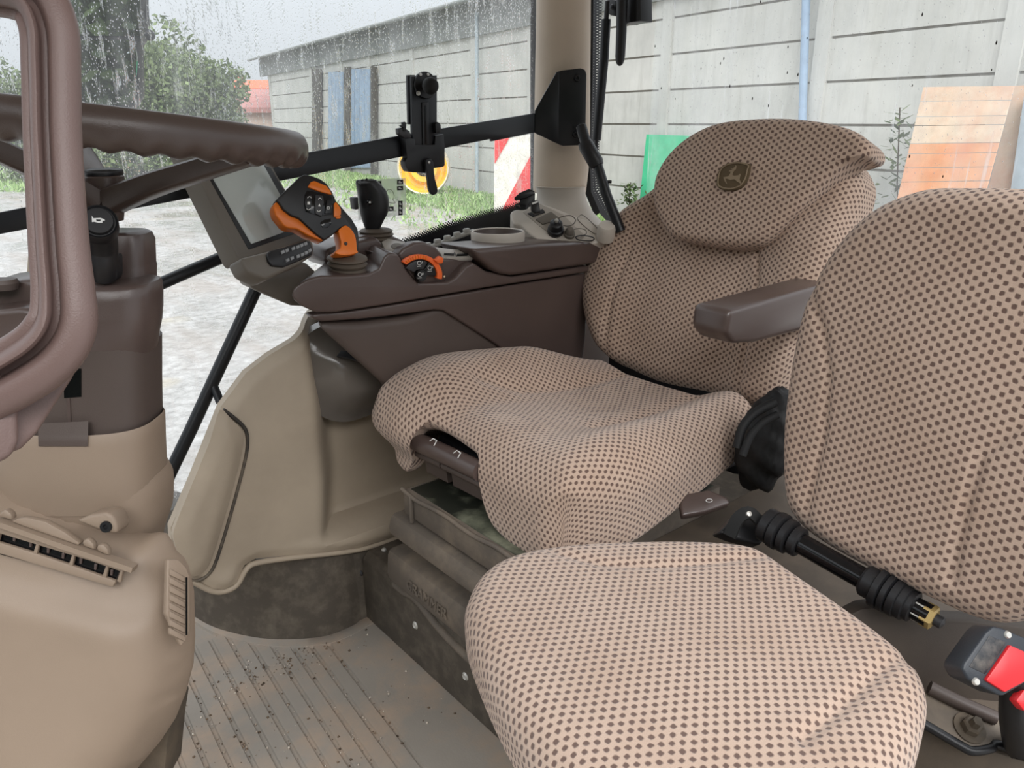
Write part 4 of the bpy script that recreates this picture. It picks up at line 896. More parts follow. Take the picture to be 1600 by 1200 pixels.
# grey switch strip
pp('switch_strip', [(596, 377), (606, 372), (640, 379), (700, 388), (734, 390), (740, 400), (700, 402), (640, 400), (604, 398)], Pl(at(660, 390, y=1.36), (-.05, -.35, .93)), .012, plastic('strip_grey', (168, 162, 154), .4), rc, .003)
lathe('round_button', [(.0005, .003), (.013, .002), (.015, 0)], at(622, 386, y=1.335), (-.05, -.35, .93), GREYFRAME, rc, 20)
SW = Pl(at(715, 397, y=1.315), (-.05, -.5, .86))
for a_, b_2 in (((694, 395), (710, 396)), ((714, 396.5), (731, 396))):
    pp('slot', [(a_[0], a_[1]), (b_2[0], b_2[1]), (b_2[0], b_2[1]+2), (a_[0], a_[1]+2)], SW.off(.002), .003, BLACK, rc)
tube('slot_divider', [SW.off(.003)(710, 394), SW.off(.003)(713, 401)], .001, BLACK, rc, 6)
lathe('yellow_knob', [(.0005, .018), (.008, .016), (.010, .008), (.009, 0)], at(706, 392, y=1.40), (-.2, -.3, .93), plastic('pale_yellow', (232, 220, 140), .4), rc, 16)
tube('grey_lever', [at(712, 384, y=1.42), at(724, 388, y=1.40), at(736, 394, y=1.39)], .005, plastic('lever_grey', (186, 180, 172), .35), rc, 8, 3)
tube('black_loop', [at(u, v, y=1.42) for u, v in ((700, 392), (699, 386), (704, 381), (714, 381), (722, 386))], .004, BLACK, rc, 8, 3)
# rail of clips along the window
rl = [at(u, v, y=1.53) for u, v in ((664, 389), (700, 376), (740, 361))]
tube('clip_rail', rl, .006, plastic('rail_grey', (150, 148, 142), .4), rc, 8)
for f in (.05, .25, .45, .65, .85):
    P = rl[0].lerp(rl[2], f); box('rail_clip', P + V((0, 0, .007)), (.018, .010, .012), plastic('clip_grey', (160, 158, 152), .4) if f == .05 else bpy.data.materials['clip_grey'], rc, .003)
pp('side_tray', [(598, 388), (640, 372), (760, 360), (800, 352), (850, 378), (740, 392), (690, 386), (640, 386)], PZ(.80), .03, GLOSSBLACK, rc, .003)
# cup holder
P = at(778, 362, z=.862); lathe('cup_holder', [(.052, -.07), (.060, -.06), (.062, -.01), (.062, -.002), (.060, .002), (.057, .002), (.0555, .000)], P, (0, 0, 1), BEIGEGREY, rc, 40, caps=False)
lathe('cup_liner', [(.0558, -.0005), (.0545, -.003), (.050, -.062), (.0005, -.064)], P, (0, 0, 1), BROWN_LOW, rc, 36, caps=False)
# armrest lid
ar = [(757, 388), (845, 381), (946, 378), (940, 411), (860, 423), (802, 431), (785, 429), (770, 422), (748, 403), (738, 389)]
pp('armrest_lid', ar, CY.off(.024), .13, BROWN, rc, .012, 4)
# ---- speed dial
DP = CY.off(.012)
pp('dial_pod', [(622, 398), (630, 388), (648, 379), (664, 378), (682, 386), (692, 398), (694, 420), (698, 440), (656, 446), (640, 430)], CY.off(.0), .03, BROWN, rc, .006, 3)
C = (656.5, 430)
def sect(r0, r1, a0, a1, n=10, sy=.92):
    A = [math.radians(a0+(a1-a0)*i/n) for i in range(n+1)]
    return [(C[0]+r1*math.cos(t), C[1]-r1*sy*math.sin(t)) for t in A] + [(C[0]+r0*math.cos(t), C[1]-r0*sy*math.sin(t)) for t in A[::-1]]
dl = pp('dial_arc', sect(27, 35, -12, 140, 20), DP.off(.004), .01, ORANGERED, rc, .0015); dl['label'] = 'orange ribbed arc of the speed dial'
for k in range(9): pp('arc_rib', sect(28, 34, 70+k*7.5, 73+k*7.5, 2), DP.off(.0055), .003, ORANGE, rc, .0004)
pp('dial_pointer', [(683, 404), (688, 400), (694, 404), (692, 412), (685, 412), (679, 406)], DP.off(.010), .01, ORANGERED, rc, .002)
pp('dial_field', sect(10, 25, 62, 152, 8), DP.off(.0035), .006, DARKGREY, rc, .0008); pp('dial_field', sect(10, 25, -2, 56, 8), DP.off(.0035), .006, BLACK, rc, .0008)
kn = lathe('dial_button', [(.0005, .006), (.011, .006), (.0125, .004), (.0125, -.004)], DP.off(.001)(657, 430), DP.N, GLOSSBLACK, rc, 24)
EXD = (DP(700, 430)-DP(650, 436)).normalized()
def cup_icon(u, v, txt):
    pl = DP.off(.0078 if txt == '8' else .0045); c = pl(u, v)
    tube('symbol', [pl(u+3*math.cos(t), v+3*math.sin(t)) for t in [k*math.pi/4 for k in range(8)]], .0005, WHITE, rc, 5, 2, True)
    tube('symbol_bar', [pl(u-3.5, v+5.5), pl(u+3, v+5)], .0005, WHITE, rc, 5)
    text('numeral', txt, pl(u+4.5, v-1), EXD, ZU, .006, WHITE, rc, .0003)
cup_icon(655, 411, '1'); cup_icon(671.5, 418.5, '2'); cup_icon(656, 429, '8')
lathe('indicator_dot', [(.0005, .002), (.002, .0015), (.0022, 0)], DP(694, 432), DP.N, plastic('pale_dot', (214, 200, 170), .4), rc, 10)

# ---- multi-function joystick
js = thing('multifunction_joystick', 'orange and black multi-button joystick at the front of the console', 'joystick', at(545, 412, y=1.35)); JP = Pl(at(500, 330, y=1.335), (-.12, -.93, .34))
head = [(435, 316), (431, 313), (441, 302), (455, 289), (468, 276), (476, 272.5), (486, 274), (500, 279), (511, 287), (519, 299), (525, 313), (538, 328), (550, 342), (559, 357), (561, 372), (560, 393), (556, 393), (556, 372), (548, 358), (539, 353), (531, 357), (520, 367), (507, 375), (494, 366), (482, 355), (467, 341), (455, 337), (443, 328)]
pp('grip_top', head, JP, .030, BLACK, js, .006, 3)
og = [(434, 315), (443, 327), (455, 336), (467, 340), (482, 354), (494, 365), (507, 374.5), (503, 376), (480, 367), (464, 357.5), (450, 356), (443, 352), (430, 336), (427, 325), (429, 317)]
pp('grip_underside', og, JP.off(-.006), .032, ORANGE, js, .005, 3)
pp('neck', [(529, 361), (533, 356), (540, 352), (548, 357), (555, 368), (557, 380), (558, 391), (559, 395), (540, 399), (525, 396), (526, 391), (532, 388), (533, 377)], JP.off(.002), .034, ORANGE, js, .006, 3, 2)
lathe('neck_screw', [(.0005, .001), (.003, .001), (.0035, -.001)], JP.off(.003)(540.5, 380.5), JP.N, BLACK, js, 10)
pp('thumb_rocker', [(481, 292), (486, 284), (492, 282.5), (500, 286), (510, 290), (516, 297), (519, 304), (503, 300)], JP.off(.004), .008, ORANGE, js, .0015)
pp('side_button', [(522, 318), (525, 315), (529, 320), (533, 327), (533, 335), (529, 339), (522, 338.5)], JP.off(.004), .008, ORANGE, js, .0012); pp('side_button_foot', [(524, 339.5), (533, 337), (532, 341), (527, 341.5)], JP.off(.003), .006, ORANGE, js, .0008)
pp('switch_field', [(476, 305), (480, 297), (502, 302), (519, 307), (520, 335), (505, 337), (494, 336), (478, 331), (475, 318)], JP.off(.0012), .004, GLOSSBLACK, js, .001)
pp('rocker', [(478, 306), (487, 305), (487, 319), (485, 330), (478, 327), (476, 316)], JP.off(.004), .005, BLACK, js, .001); pp('rocker', [(493, 304), (505, 306), (506, 316), (504, 327), (503, 338), (493, 334), (492, 318)], JP.off(.005), .006, DARKGREY, js, .001); pp('rocker', [(511, 312), (518, 312), (518, 333), (508, 334), (509, 323)], JP.off(.004), .005, BLACK, js, .001)
pp('trigger_well', [(500, 348), (507, 343), (517, 341), (518, 350), (512, 356), (504, 356)], JP.off(.0008), .003, GLOSSBLACK, js, .0006)
def arc_(u, v, r, a0, a1, pl): tube('symbol', [pl(u+r*math.cos(math.radians(a0+(a1-a0)*k/6)), v+r*math.sin(math.radians(a0+(a1-a0)*k/6))) for k in range(7)], .0007, WHITE, js, 5)
arc_(483.5, 310, 2.8, 190, 350, JP.off(.0046)); arc_(482, 325, 2.8, 10, 170, JP.off(.0046)); arc_(500, 312, 2.5, 190, 350, JP.off(.0056)); arc_(498, 328, 2.5, 10, 170, JP.off(.0056))
pp('symbol_square', [(480.5, 315), (484.5, 315), (484.5, 319.5), (480.5, 319.5)], JP.off(.0048), .0008, WHITE, js); pp('symbol_arrow', [(497, 322), (499.2, 318), (501, 322.5)], JP.off(.0058), .0008, WHITE, js)
arc_(513, 325, 2.2, 0, 360, JP.off(.0046))
P = at(543, 421, y=1.340); lathe('boot', [(.030, -.012), (.034, -.004), (.037, .000), (.034, .004), (.033, .005), (.038, .010), (.0385, .012), (.034, .016), (.034, .017), (.039, .021), (.038, .024), (.024, .031), (.0005, .032)], P, (0, -.10, 1), BOOT, js, 36)
# ---- second joystick
j2 = thing('black_joystick', 'small black joystick grip on a ribbed boot beside the window', 'joystick', at(588, 372, y=1.46))
stack('grip', [(571, 594, 357), (567, 599, 346), (563, 606, 332), (561, 607.5, 316), (559, 604, 300), (557, 597, 291), (556, 590, 284), (558, 587, 281)], 1.46, .8, BLACK, j2, 32, 4, 2.5)
pp('trigger', [(553, 309), (560, 308), (561, 327), (555, 328)], PY(1.45), .02, BLACK, j2, .002)
lathe('grip_button', [(.0005, .003), (.004, .003), (.006, .001), (.006, -.003)], at(578, 316, y=1.440), -FH + ZU*.15, GLOSSBLACK, j2, 16); lathe('button_mark', [(.0005, .001), (.0022, .001), (.0022, 0)], at(578, 316, y=1.436), -FH + ZU*.15, WHITE, j2, 10)
pp('hat_pad', [(559, 283), (566, 279.5), (582, 279), (586, 281.5), (578, 285), (564, 286)], Pl(at(572, 282, y=1.45), (-.1, -.3, .95)), .004, DARKGREY, j2, .001)
for u, v in ((566, 282), (573, 280.5), (580, 281.5), (573, 284)): ball('hat_key', at(u, v, y=1.452), .0028, BLACK, j2, 8)
P = at(588, 373, y=1.46); lathe('boot', [(.034, -.01), (.036, -.002), (.038, .001), (.036, .004), (.034, .005), (.038, .009), (.035, .012), (.033, .013), (.036, .017), (.030, .021), (.0005, .024)], P, (0, 0, 1), BOOT, j2, 32)
pp('mount_block', [(556, 372), (575, 368), (612, 368), (634, 377), (630, 392), (590, 392), (560, 388)], PY(1.43), .10, BROWN, rc, .006, 3)

# ---- monitor
mo = thing('touch_monitor', 'grey framed touch monitor tilted beside the steering wheel', 'monitor', at(400, 430, d=1.36)); MN = Pl(at(377, 408, d=1.36), (.36, -.85, .39))
scm = plastic('screen_sky_reflection', (176, 182, 178), .12, grain=0, spec=.6)  # pale base colour stands in for sky reflected in the switched-off screen
pp('case', [(288, 230), (292, 227), (402, 222), (407, 226), (486, 366), (484, 374), (378, 409), (373, 404)], MN, .045, GREYFRAME, mo, .004, 3)
pp('bezel', [(304, 236), (405, 231), (480, 358), (389, 390)], MN.off(.0012), .004, BLACK, mo, .001)
pp('screen', [(310, 240), (400, 236), (466, 355), (393, 381)], MN.off(.0022), .003, scm, mo, .0004)
# keypad below it
kp_ = thing('monitor_keypad', 'curved black button pad mounted under the touch monitor', 'keypad', at(430, 432, d=1.37)); KN = Pl(at(450, 400, d=1.345), (.30, -.86, .42))
pp('housing', [(376, 403), (420, 392), (484, 372), (491, 380), (491, 398), (470, 412), (450, 421), (416, 437), (398, 430), (386, 424)], KN.off(-.006), .04, GREYFRAME, kp_, .006, 3)
pp('button_panel', [(418, 396), (424, 391), (440, 387), (478, 375), (485, 377), (490, 390), (488, 398), (466, 408), (444, 417), (426, 415), (420, 408)], KN, .008, BLACK, kp_, .003)
for (u, v) in [(442.5, 393.5), (449, 391), (459, 388), (466, 385.5), (472, 383), (478, 380.5), (450, 406), (457, 403), (466.5, 400), (473, 397.5), (479, 394.5), (484.5, 391)]:
    pp('key', [(u-2.6, v-1.6), (u+2.0, v-3.4), (u+3.0, v+1.6), (u-1.6, v+3.4)], KN.off(.003), .004, plastic('key_grey', (132, 134, 136), .3) if 'key_grey' not in bpy.data.materials else bpy.data.materials['key_grey'], kp_, .0008)
pp('mount_arm', [(389, 436), (400, 430), (440, 424), (478, 410), (500, 430), (500, 480), (456, 478), (425, 465), (393, 450)], PY(1.385), .06, GREYFRAME, kp_, .006, 3)

# ================================================================== black tubes behind the side window
tag(tube('guard_rail', [at(u, v, y=1.58) for u, v in ((200, 466), (245, 446), (300, 422), (352, 400), (420, 372))], .0125, BLACKMETAL, None, 12), 'black round rail running from the steering column behind the monitor', 'rail')
gh = thing('grab_rail', 'long slanting black grab rail in front of the beige fender panel', 'rail', at(255, 760, y=1.56))
tube('rail', [at(u, v, y=1.56) for u, v in ((245, 790), (263, 745), (300, 668), (345, 570), (395, 462), (410, 430))], .0135, BLACKMETAL, gh, 14)
tube('stub', [at(332, 598, y=1.56), at(344, 628, y=1.53)], .009, BLACKMETAL, gh, 10)
tag(tube('lower_guard_rail', [at(u, v, y=1.60) for u, v in ((395, 592), (420, 568), (455, 540), (500, 505))], .012, BLACKMETAL, None, 12), 'short black rail just above the beige fender crown', 'rail')
# ================================================================== steering wheel
sw = thing('steering_wheel', 'brown three-spoke steering wheel with finger grips', 'steering wheel', (.25, 1.0, 1.0))
WNn = V((.1207, -.0222, .9924)).normalized(); WC = at(192, 203, d=.885); WX = V((1, 0, 0)); WX = (WX-WNn*WX.dot(WNn)).normalized(); WY = WNn.cross(WX)
R_ = .190; secs = []; NS = 200
for i in range(NS):
    t = 2*math.pi*i/NS; e = WX*math.cos(t) + WY*math.sin(t); c = WC + e*R_; s = []
    bump = .0019*math.cos(40*t)
    for k in range(20):
        a = 2*math.pi*k/20; ca, sa = math.cos(a), math.sin(a); r = .0185
        if sa < -.1: r += bump*min(1, (-sa-.1)*2)
        s.append(c + e*(ca*r*.92) + WNn*(sa*r*1.12))
    secs.append(s)
WHB = plastic('wheel_brown', (72, 60, 55), .34, grain=.3, spec=.5)
loft('rim', secs, WHB, sw, loop=True, sharp=60)
HB = at(163, 312, d=.885)
for ang in (-64, 96, 195):
    t = math.radians(ang); e = WX*math.cos(t) + WY*math.sin(t); s_ = WNn.cross(e)
    E_ = WC + e*(R_-.004) - WNn*.010; pts = [HB + e*.012, HB.lerp(E_, .33), HB.lerp(E_, .66), E_]
    tube('spoke', pts, [1.0, .9, .82, .78], WHB, sw, spline=4, sec=[(-.017, -.010), (-.013, -.014), (.013, -.014), (.017, -.010), (.017, .010), (.013, .013), (-.013, .013), (-.017, .010)], upv=WNn, sharp=45)
stack('hub', [(133, 190, 345), (133, 192, 320), (134, 192, 290), (134, 191, 276), (138, 188, 272)], 1.0, 1, WHB, sw, 32, 0, 2.2)
stack('hub_cap', [(136, 189, 275), (134, 190, 270), (136, 188, 265), (142, 182, 263)], 1.0, 1, BLACK, sw, 32, 2, 2.2)
# ================================================================== steering column
sc = thing('steering_column', 'brown steering column with beige lower cowl', 'steering column', (.17, 1.0, .3))
stack('upper_pod', [(104, 237, 452), (104, 237, 416), (105, 236, 412), (105, 236, 411), (108, 235, 376), (112, 230, 364), (120, 222, 360)], 1.02, .62, BROWN, sc, 40, 0, 4)
stack('collar', [(40, 238, 556), (25, 240, 540), (10, 242, 520), (4, 245, 503), (2, 246, 492), (1, 246, 487), (2, 246.5, 484), (2, 246.5, 460), (6, 245, 444), (12, 242, 439), (24, 232, 436)], 1.0, .55, BROWN, sc, 44, 0, 3)
TBC = stack('tube_cover', [(44, 243, 740), (45, 243, 690), (48, 242, 600), (50, 242, 530)], 1.0, .72, BROWN_LOW, sc, 40, 0, 3.2)
SLV = stack('beige_sleeve', [(18, 249, 770), (10, 250, 740), (8, 248, 700), (12, 247.5, 672), (14, 247, 656), (18, 245, 652)], 1.0, .66, PINKBEIGE, sc, 44, 0, 3, caps=False)
stack('beige_boss', [(80, 246, 850), (64, 252, 826), (44, 260, 800), (32, 261.5, 775), (26, 260, 752), (20, 252, 735)], 1.0, .70, PINKBEIGE, sc, 44, 3, 2.8)
SF = PF(110, 680, .872)
drape('sleeve_notch', [(59, 662), (138, 658), (137, 697), (60, 697)], SLV, .0030, .004, BROWN_LOW, sc, 10, 8)
drape('slot', [(100, 576), (127, 576), (127, 620), (100, 622)], TBC, .0010, .003, GLOSSBLACK, sc)
drape('cover_ridge', [(104, 622), (109, 622), (111, 664), (106, 664)], TBC, .0015, .003, BROWN, sc, 3, 4)
# shelf left of the column
pp('shelf', [(-60, 452), (-10, 446), (30, 438), (70, 436), (70, 480), (55, 498), (-10, 512), (-60, 520)], PF(20, 470, .84), .10, BROWN, sc, .008, 3)
pp('shelf_tray', [(-60, 492), (-10, 486), (30, 482), (56, 485), (40, 520), (0, 540), (-60, 552)], PF(20, 500, .80), .06, BROWN, sc, .006, 3)
stack('cup_recess', [(-30, 26, 452), (-34, 28, 442), (-30, 24, 436)], .98, .6, BROWN_LOW, sc, 24, 0)
pp('beige_fin', [(44, 350), (60, 345), (60, 440), (38, 440)], PF(50, 390, .98), .03, BEIGE, sc, .006, 3)
# horn stalk
hn = thing('horn_stalk', 'black stalk with a round white horn symbol button', 'stalk', at(165, 440, d=.86)); P = at(154, 345, d=.80); ax_ = (-ray(154, 345).normalized() + ZU*.42).normalized()
lathe('knob', [(.0005, .001), (.0135, .001), (.0145, -.001), (.0146, -.003), (.0158, -.003), (.018, -.001), (.0188, -.004), (.0190, -.018), (.0175, -.024), (.014, -.030), (.0005, -.031)], P, ax_, BLACK, hn, 36)
pp('stalk_base', [(142, 405), (180, 398), (181, 432), (176, 441), (142, 442)], PF(160, 420, .865), .02, BLACK, hn, .005, 3)
tube('stalk_neck', [P - ax_*.014, at(159, 385, d=.842), at(161, 410, d=.850), at(162, 432, d=.862)], [.016, .0165, .0150, .0135], BLACK, hn, 16, 3)
hp_ = Pl(P + ax_*.0014, ax_)
pp('horn_symbol', [(143.5, 337), (146, 341), (157, 340.5), (163, 342.5), (164, 344.5), (160, 345), (160, 348), (154, 348), (147, 346.5), (143.8, 347)], hp_, .0006, WHITE, hn); pp('symbol_hole', [(150, 343), (157, 343), (157, 345.6), (151, 345.4)], hp_.off(.0002), .0004, BLACK, hn)
# ================================================================== lower front panel with vents
fp_ = thing('vent_console', 'beige lower dash panel with slotted air vents at the left edge', 'panel', at(180, 1190, d=.95)); LP = PF(150, 950, .93, 12, 0)
ol = [(-60, 715), (0, 745), (50, 775), (100, 795), (150, 812), (178, 830), (200, 836), (228, 838), (242, 836), (254, 838), (263, 852), (276, 880), (292, 905), (297, 930), (299, 1000), (296, 1045), (284, 1090), (268, 1130), (245, 1165), (215, 1200), (190, 1235), (150, 1300), (-60, 1330)]
vA = LP(40, 850); vB = LP(245, 903)
def lph(a, b, d):
    P = LP.P + LX*a + LY*b; RR_ = .072; q_ = max(0, RR_-d); h = math.sqrt(max(0, RR_*RR_-q_*q_))
    dv = segd(P, vA, vB); h -= .020*(1-sstep(.024, .037, dv)); return h
LX = LP.N.cross(ZU).normalized(); LY = LX.cross(LP.N)*-1
relief('panel', ol, LP, lph, .012, PINKBEIGE, fp_, .0085, lap=5)
VP = LP.off(.056); cq = lambda L: [(a*.2, 770+b*.2) for a, b in L]
pp('vent_back', cq([(-150, 240), (940, 590), (890, 720), (-150, 440)]), VP.off(-.002), .004, GLOSSBLACK, fp_)
vf = pp('vent_top_bar', cq([(-200, 165), (965, 572), (940, 618), (700, 535), (-200, 262)]), VP.off(.004), .006, PINKBEIGE, fp_, .002)
pp('vent_bottom_bar', cq([(-200, 330), (240, 462), (520, 555), (905, 690), (880, 742), (-200, 420)]), VP.off(.004), .006, PINKBEIGE, fp_, .002)
for a_ in (-20, 280, 558, 822, 935): pp('vent_divider', cq([(a_+6, 290+a_*.33), (a_+26, 300+a_*.33), (a_+6, 392+a_*.335), (a_-26, 380+a_*.335)]), VP.off(.004), .005, PINKBEIGE, fp_, .0012)
for a_, b_2 in ((110, 355), (238, 400), (375, 447), (492, 490), (630, 530), (745, 578), (870, 622)): pp('vent_fin', cq([(a_-12, b_2-25), (a_+12, b_2-18), (a_+6, b_2+30), (a_-14, b_2+24)]), VP.off(.001), .003, BROWN, fp_, .001)
tube('vent_lip', [VP.off(.012)(u, v) for u, v in cq([(-150, 180), (300, 335), (700, 475), (1050, 592)])], 1, PINKBEIGE, fp_, spline=2, sec=[(-.003, -.008), (.003, -.008), (.003, .006), (-.003, .006)], upv=LP.N)
pp('thumb_wheel', cq([(85, 224), (140, 202), (200, 195), (350, 225), (500, 308), (622, 396), (610, 412), (400, 338), (200, 268)]), VP.off(.010), .010, PINKBEIGE, fp_, .002)
for q in ([(640, 372), (690, 358), (728, 400), (740, 452), (640, 415)], [(752, 412), (800, 398), (838, 440), (852, 498), (752, 456)], [(-10, 160), (40, 130), (84, 165), (96, 212), (-10, 190)]): pp('vent_clip', cq(q), VP.off(.010), .010, PINKBEIGE, fp_, .003)
pp('screw_boss', cq([(590, 222), (700, 175), (830, 150), (880, 180), (912, 250), (915, 320), (840, 320), (720, 275)]), LP.off(.052), .03, PINKBEIGE, fp_, .004, 3)
lathe('screw', [(.0005, -.001), (.002, -.001), (.003, .001), (.0062, .001), (.0066, -.002)], LP.off(.054)(165, 823.5), LP.N, BLACK, fp_, 18)
# side grille
GP = Pl(at(284, 940, d=.886), (.30, -.90, .25)); 
pp('side_grille_frame', [(262, 874), (280, 874), (292, 886), (297, 900), (298, 985), (292, 1000), (284, 1010), (260, 960)], GP.off(-.001), .008, PINKBEIGE, fp_, .002, 3)
for k in range(8):
    v = 892 + k*13.2; pp('grille_slat', [(266, v-4), (291, v+10), (291, v+19), (266, v+7)], GP.off(.002), .006, PINKBEIGE, fp_, .0016)
tube('grille_gap', [GP.off(.004)(291.5, v) for v in (902, 930, 960, 992)], .0011, GLOSSBLACK, fp_, 6)
# skirt below
pp('skirt', [(190, 1120), (268, 1120), (262, 1160), (256, 1230), (190, 1300)], PF(230, 1180, 1.0), .06, MUDDARK, fp_, .004)
# ================================================================== grab handle in the foreground
gb = thing('door_grab_handle', 'thick brown grooved grab handle in the left foreground', 'handle', at(0, 720, d=.47))
HBm = plastic('handle_brown', (116, 96, 91), .40, grain=.35)
cl = [(-70, -30), (0, -26), (52, -6), (76, 42), (80, 110), (82, 200), (87, 300), (93, 390), (99, 455), (98, 505), (76, 545), (30, 580), (-60, 628)]
sec = [(-1, -.8), (-1, -.25), (-.92, -.15), (-.76, -.12), (-.68, .50), (-.60, .62), (-.50, .65), (-.40, .55), (-.34, -.02), (-.26, -.10), (-.12, -.08), (-.05, .50), (.06, .68), (.3, .74), (.6, .74), (.86, .60), (1, .2), (1, -.6), (.7, -.95), (-.7, -.95)]
sec = [(-a_, b_2) for a_, b_2 in sec]
tube('grip', [at(u, v, d=.455) for u, v in cl], [.0165, .0165, .0162, .0158, .0155, .0153, .0155, .0160, .0168, .0182, .0190, .0195, .0195], HBm, gb, spline=6, sec=sec, upv=-ray(80, 300).normalized(), sharp=55)
pp('mount', [(-60, 560), (10, 556), (60, 560), (112, 548), (128, 560), (112, 592), (86, 632), (58, 676), (34, 700), (26, 706), (-60, 712)], PR(30, 640, .468), .03, HBm, gb, .008, 3)
pp('mount_cap', [(-60, 580), (4, 582), (20, 596), (26, 616), (29, 690), (18, 712), (-2, 724), (-60, 730)], PR(30, 640, .458), .03, HBm, gb, .005, 3)
# ================================================================== monitor bar and phone holder
bar = thing('accessory_bar', 'flat black steel accessory bar across the side window', 'bar', at(600, 240, y=1.50)); AB = PY(1.50)
pp('rail', [(836, 177), (836, 207), (768, 221), (768, 217), (452, 280), (0, 366), (-120, 390), (-120, 356), (0, 332), (440, 246), (640, 209)], AB, .008, BLACKMETAL, bar, .001)
BR = PF(880, 170, 1.90, 0, 0)
pp('bracket_plate', [(871, 112), (878, 110), (907, 106.5), (914, 109), (916.5, 116), (914.5, 218), (911, 224), (904, 227), (880, 228), (873, 226)], BR, .008, BLACKMETAL, bar, .0015)
pp('bracket_wing', [(836, 173), (870, 112), (875, 112), (875, 226), (868, 223), (836, 208)], Pl(BR(873, 170), (-.45, -.88, .0)), .006, BLACKMETAL, bar, .0015)
for u, v in ((902, 122), (899.5, 210)): lathe('bolt', [(.0005, .003), (.003, .003), (.0035, .0075), (.007, .007), (.0085, .001), (.009, -.001)], BR(u, v), BR.N, BLACK, bar, 16)
ph = thing('phone_holder', 'black clamp-on phone holder with ball mount on the accessory bar', 'phone holder', at(665, 250, y=1.48)); HP2 = PY(1.482); sq = lambda L: [(620+a*.1751, 100+b*.1751) for a, b in L]
pp('back_rail', sq([(97, 98), (165, 98), (165, 540), (108, 540)]), HP2.off(-.010), .008, BLACKMETAL, ph, .001)
pp('upright', sq([(130, 110), (360, 100), (360, 560), (300, 800), (290, 780), (150, 820), (140, 560)]), HP2, .010, BLACKMETAL, ph, .0015)
pp('slot_rib', sq([(225, 340), (285, 335), (288, 750), (232, 756)]), HP2.off(.003), .004, BLACK, ph, .0012); pp('slot_groove', sq([(246, 370), (262, 370), (266, 720), (252, 722)]), HP2.off(.0036), .001, GLOSSBLACK, ph)
pp('clamp_body', sq([(70, 640), (85, 665), (160, 665), (165, 720), (340, 720), (345, 640), (420, 625), (430, 740), (430, 905), (415, 918), (330, 930), (270, 975), (215, 970), (150, 968), (105, 960), (78, 905), (76, 870), (95, 840)]), HP2.off(.006), .022, BLACK, ph, .003)
pp('clamp_jaw', sq([(15, 575), (60, 565), (120, 600), (130, 660), (80, 665), (20, 628)]), HP2.off(.010), .014, DARKGREY, ph, .002)
pp('jaw_screw', sq([(30, 552), (55, 540), (50, 520), (75, 515), (88, 530), (82, 600), (60, 600), (58, 565)]), HP2.off(.012), .008, BLACK, ph, .001)
pp('upper_jaw', sq([(345, 530), (370, 515), (395, 540), (400, 610), (350, 620)]), HP2.off(.010), .014, BLACK, ph, .002)
P = HP2.off(.002)(620+250*.1751, 100+190*.1751); lathe('ball_plate', [(.0005, .006), (.0265, .006), (.0275, .004), (.0275, -.002)], P, (-.12, -.98, .05), BLACK, ph, 32)
for u, v in ((212, 93), (278, 93), (192, 262)): lathe('plate_hole', [(.0005, .002), (.003 if v < 200 else .0045, .0015), (.0032 if v < 200 else .005, 0)], HP2.off(.0088)(620+u*.1751, 100+v*.1751), (0, -1, 0), STEEL if v > 200 else WHITE, ph, 12)
Pb = P + V((0, -.034, .002)); lathe('ball_neck', [(.010, 0), (.009, .03)], P, (0, -1, 0), BLACK, ph, 16); ball('mount_ball', HP2.off(.04)(620+300*.1751, 100+195*.1751), .0175, RUBBER, ph, 28)
pp('clamp_lever', sq([(265, 850), (300, 840), (330, 880), (335, 960), (345, 1030), (365, 1100), (366, 1145), (340, 1168), (310, 1160), (290, 1110), (283, 1040), (272, 970), (258, 900)]), HP2.off(.020), .010, BLACK, ph, .003, 3, 2)
lathe('lever_pin', [(.0005, .002), (.003, .001), (.0032, 0)], HP2.off(.021)(620+288*.1751, 100+878*.1751), (0, -1, 0), STEEL, ph, 10)
# small black clamp on the pillar foot
ck = thing('cable_clip', 'small black gadget clip perched on the front of the pillar foot', 'clip', at(818, 325, d=1.83)); CP = PF(818, 310, 1.815, 15)
pp('pad', [(803, 309), (812, 301), (826, 295), (835, 298), (836, 303), (822, 309), (806, 312)], CP.off(.006), .02, BLACKMETAL, ck, .002); pp('body', [(812, 310), (834, 300), (836, 311), (828, 318), (824, 326), (812, 324)], CP, .02, BLACK, ck, .003)
tube('foot_ring', [CP(u, v) for u, v in ((806, 321), (812, 319), (822, 322), (820, 326), (810, 326))], .003, BLACK, ck, 6, 3, True)
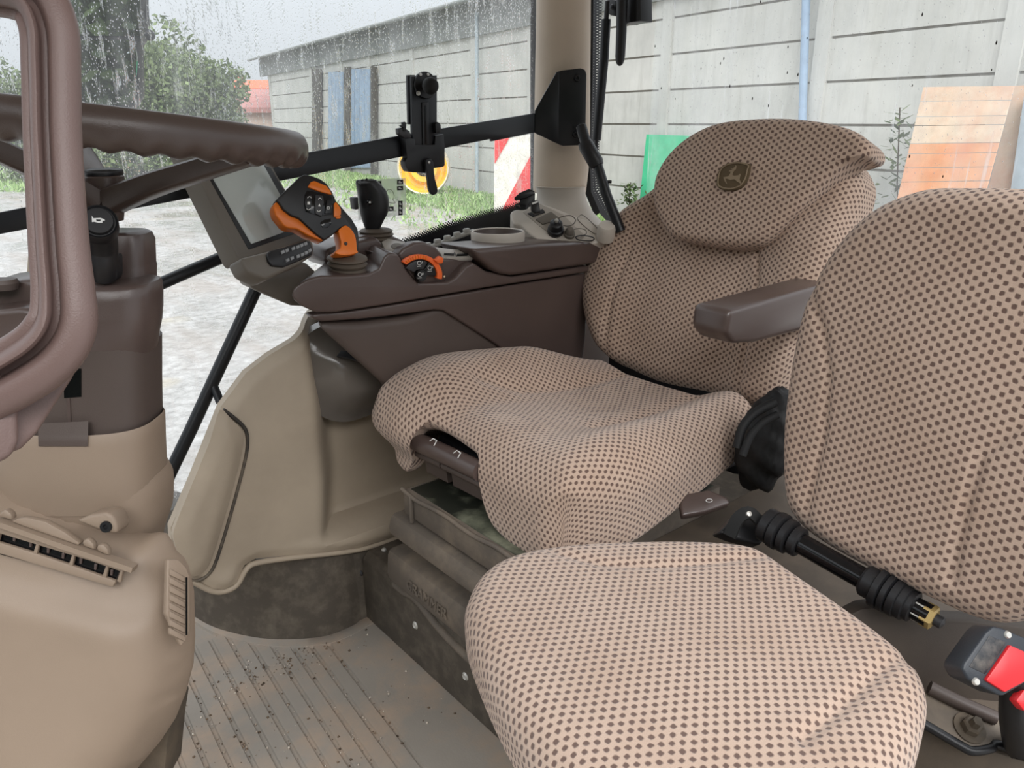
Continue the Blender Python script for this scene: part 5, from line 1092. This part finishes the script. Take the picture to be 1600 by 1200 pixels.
# hand lever by the pillar
hl = thing('hydraulic_hand_lever', 'slanting black hand lever between pillar and driver backrest', 'lever', at(962, 345, d=1.80))
q = lambda u, v: at(u, v, d=1.80)
tube('rod', [q(930, 246), q(948, 305), q(964, 346), q(970, 362)], .0120, BLACKMETAL, hl, 14)
tube('collar', [q(913, 222), q(916, 228), q(931, 254), q(934, 260)], [.016, .0185, .0185, .015], BLACK, hl, 16)
tube('tip', [q(907, 194), q(908, 197), q(912, 212), q(917, 228)], [.006, .0125, .013, .013], BLACK, hl, 16)
lathe('pin', [(.005, -.004), (.005, .006), (.0005, .007)], q(929, 234), -FW+RT*.5, BLACK, hl, 12); lathe('rod_screw', [(.004, -.004), (.004, .006), (.0005, .007)], q(946, 284)+RT*.008, RT, BLACK, hl, 10)
# rear window gas strut, handle
gs = thing('gas_strut', 'black rear window gas strut beside the pillar', 'strut', at(932, 222, x=1.70)); z_ = lambda u, v: at(u, v, x=1.72)
tube('cylinder', [z_(947, 30), z_(944, 90), z_(932, 219)], .0135, BLACKMETAL, gs, 14); tube('piston_rod', [z_(949, 2), z_(947, 32)], .007, DARKGREY, gs, 10); tube('end_fitting', [z_(932, 215), z_(931, 240)], .006, BLACK, gs, 10)
wh = thing('rear_window_handle', 'black rear window latch handle hanging beside the gas strut', 'handle', at(970, 95, x=1.76)); XP = PX(1.75)
pp('latch_body', [(945, 2), (952, -2), (962, 0), (964, 26), (954, 24), (944, 18)], XP.off(.005), .03, BLACK, wh, .003); pp('latch_block', [(976, -30), (1000, -30), (1001, 33), (984, 35), (976, 38)], XP.off(.005), .05, BLACK, wh, .003)
tube('grip', [XP.off(.03)(u, v) for u, v in ((972, -40), (972, 0), (971, 50), (969, 88), (968.6, 95), (968.4, 100), (968.3, 103))], [.0155, .0155, .0145, .0138, .0122, .009, .003], BLACK, wh, 14)
lathe('latch_bolt', [(.0005, .004), (.006, .003), (.008, 0)], XP.off(.012)(956, 11), (-1, 0, 0), DARKGREY, wh, 14)
bpy.context.view_layer.update()
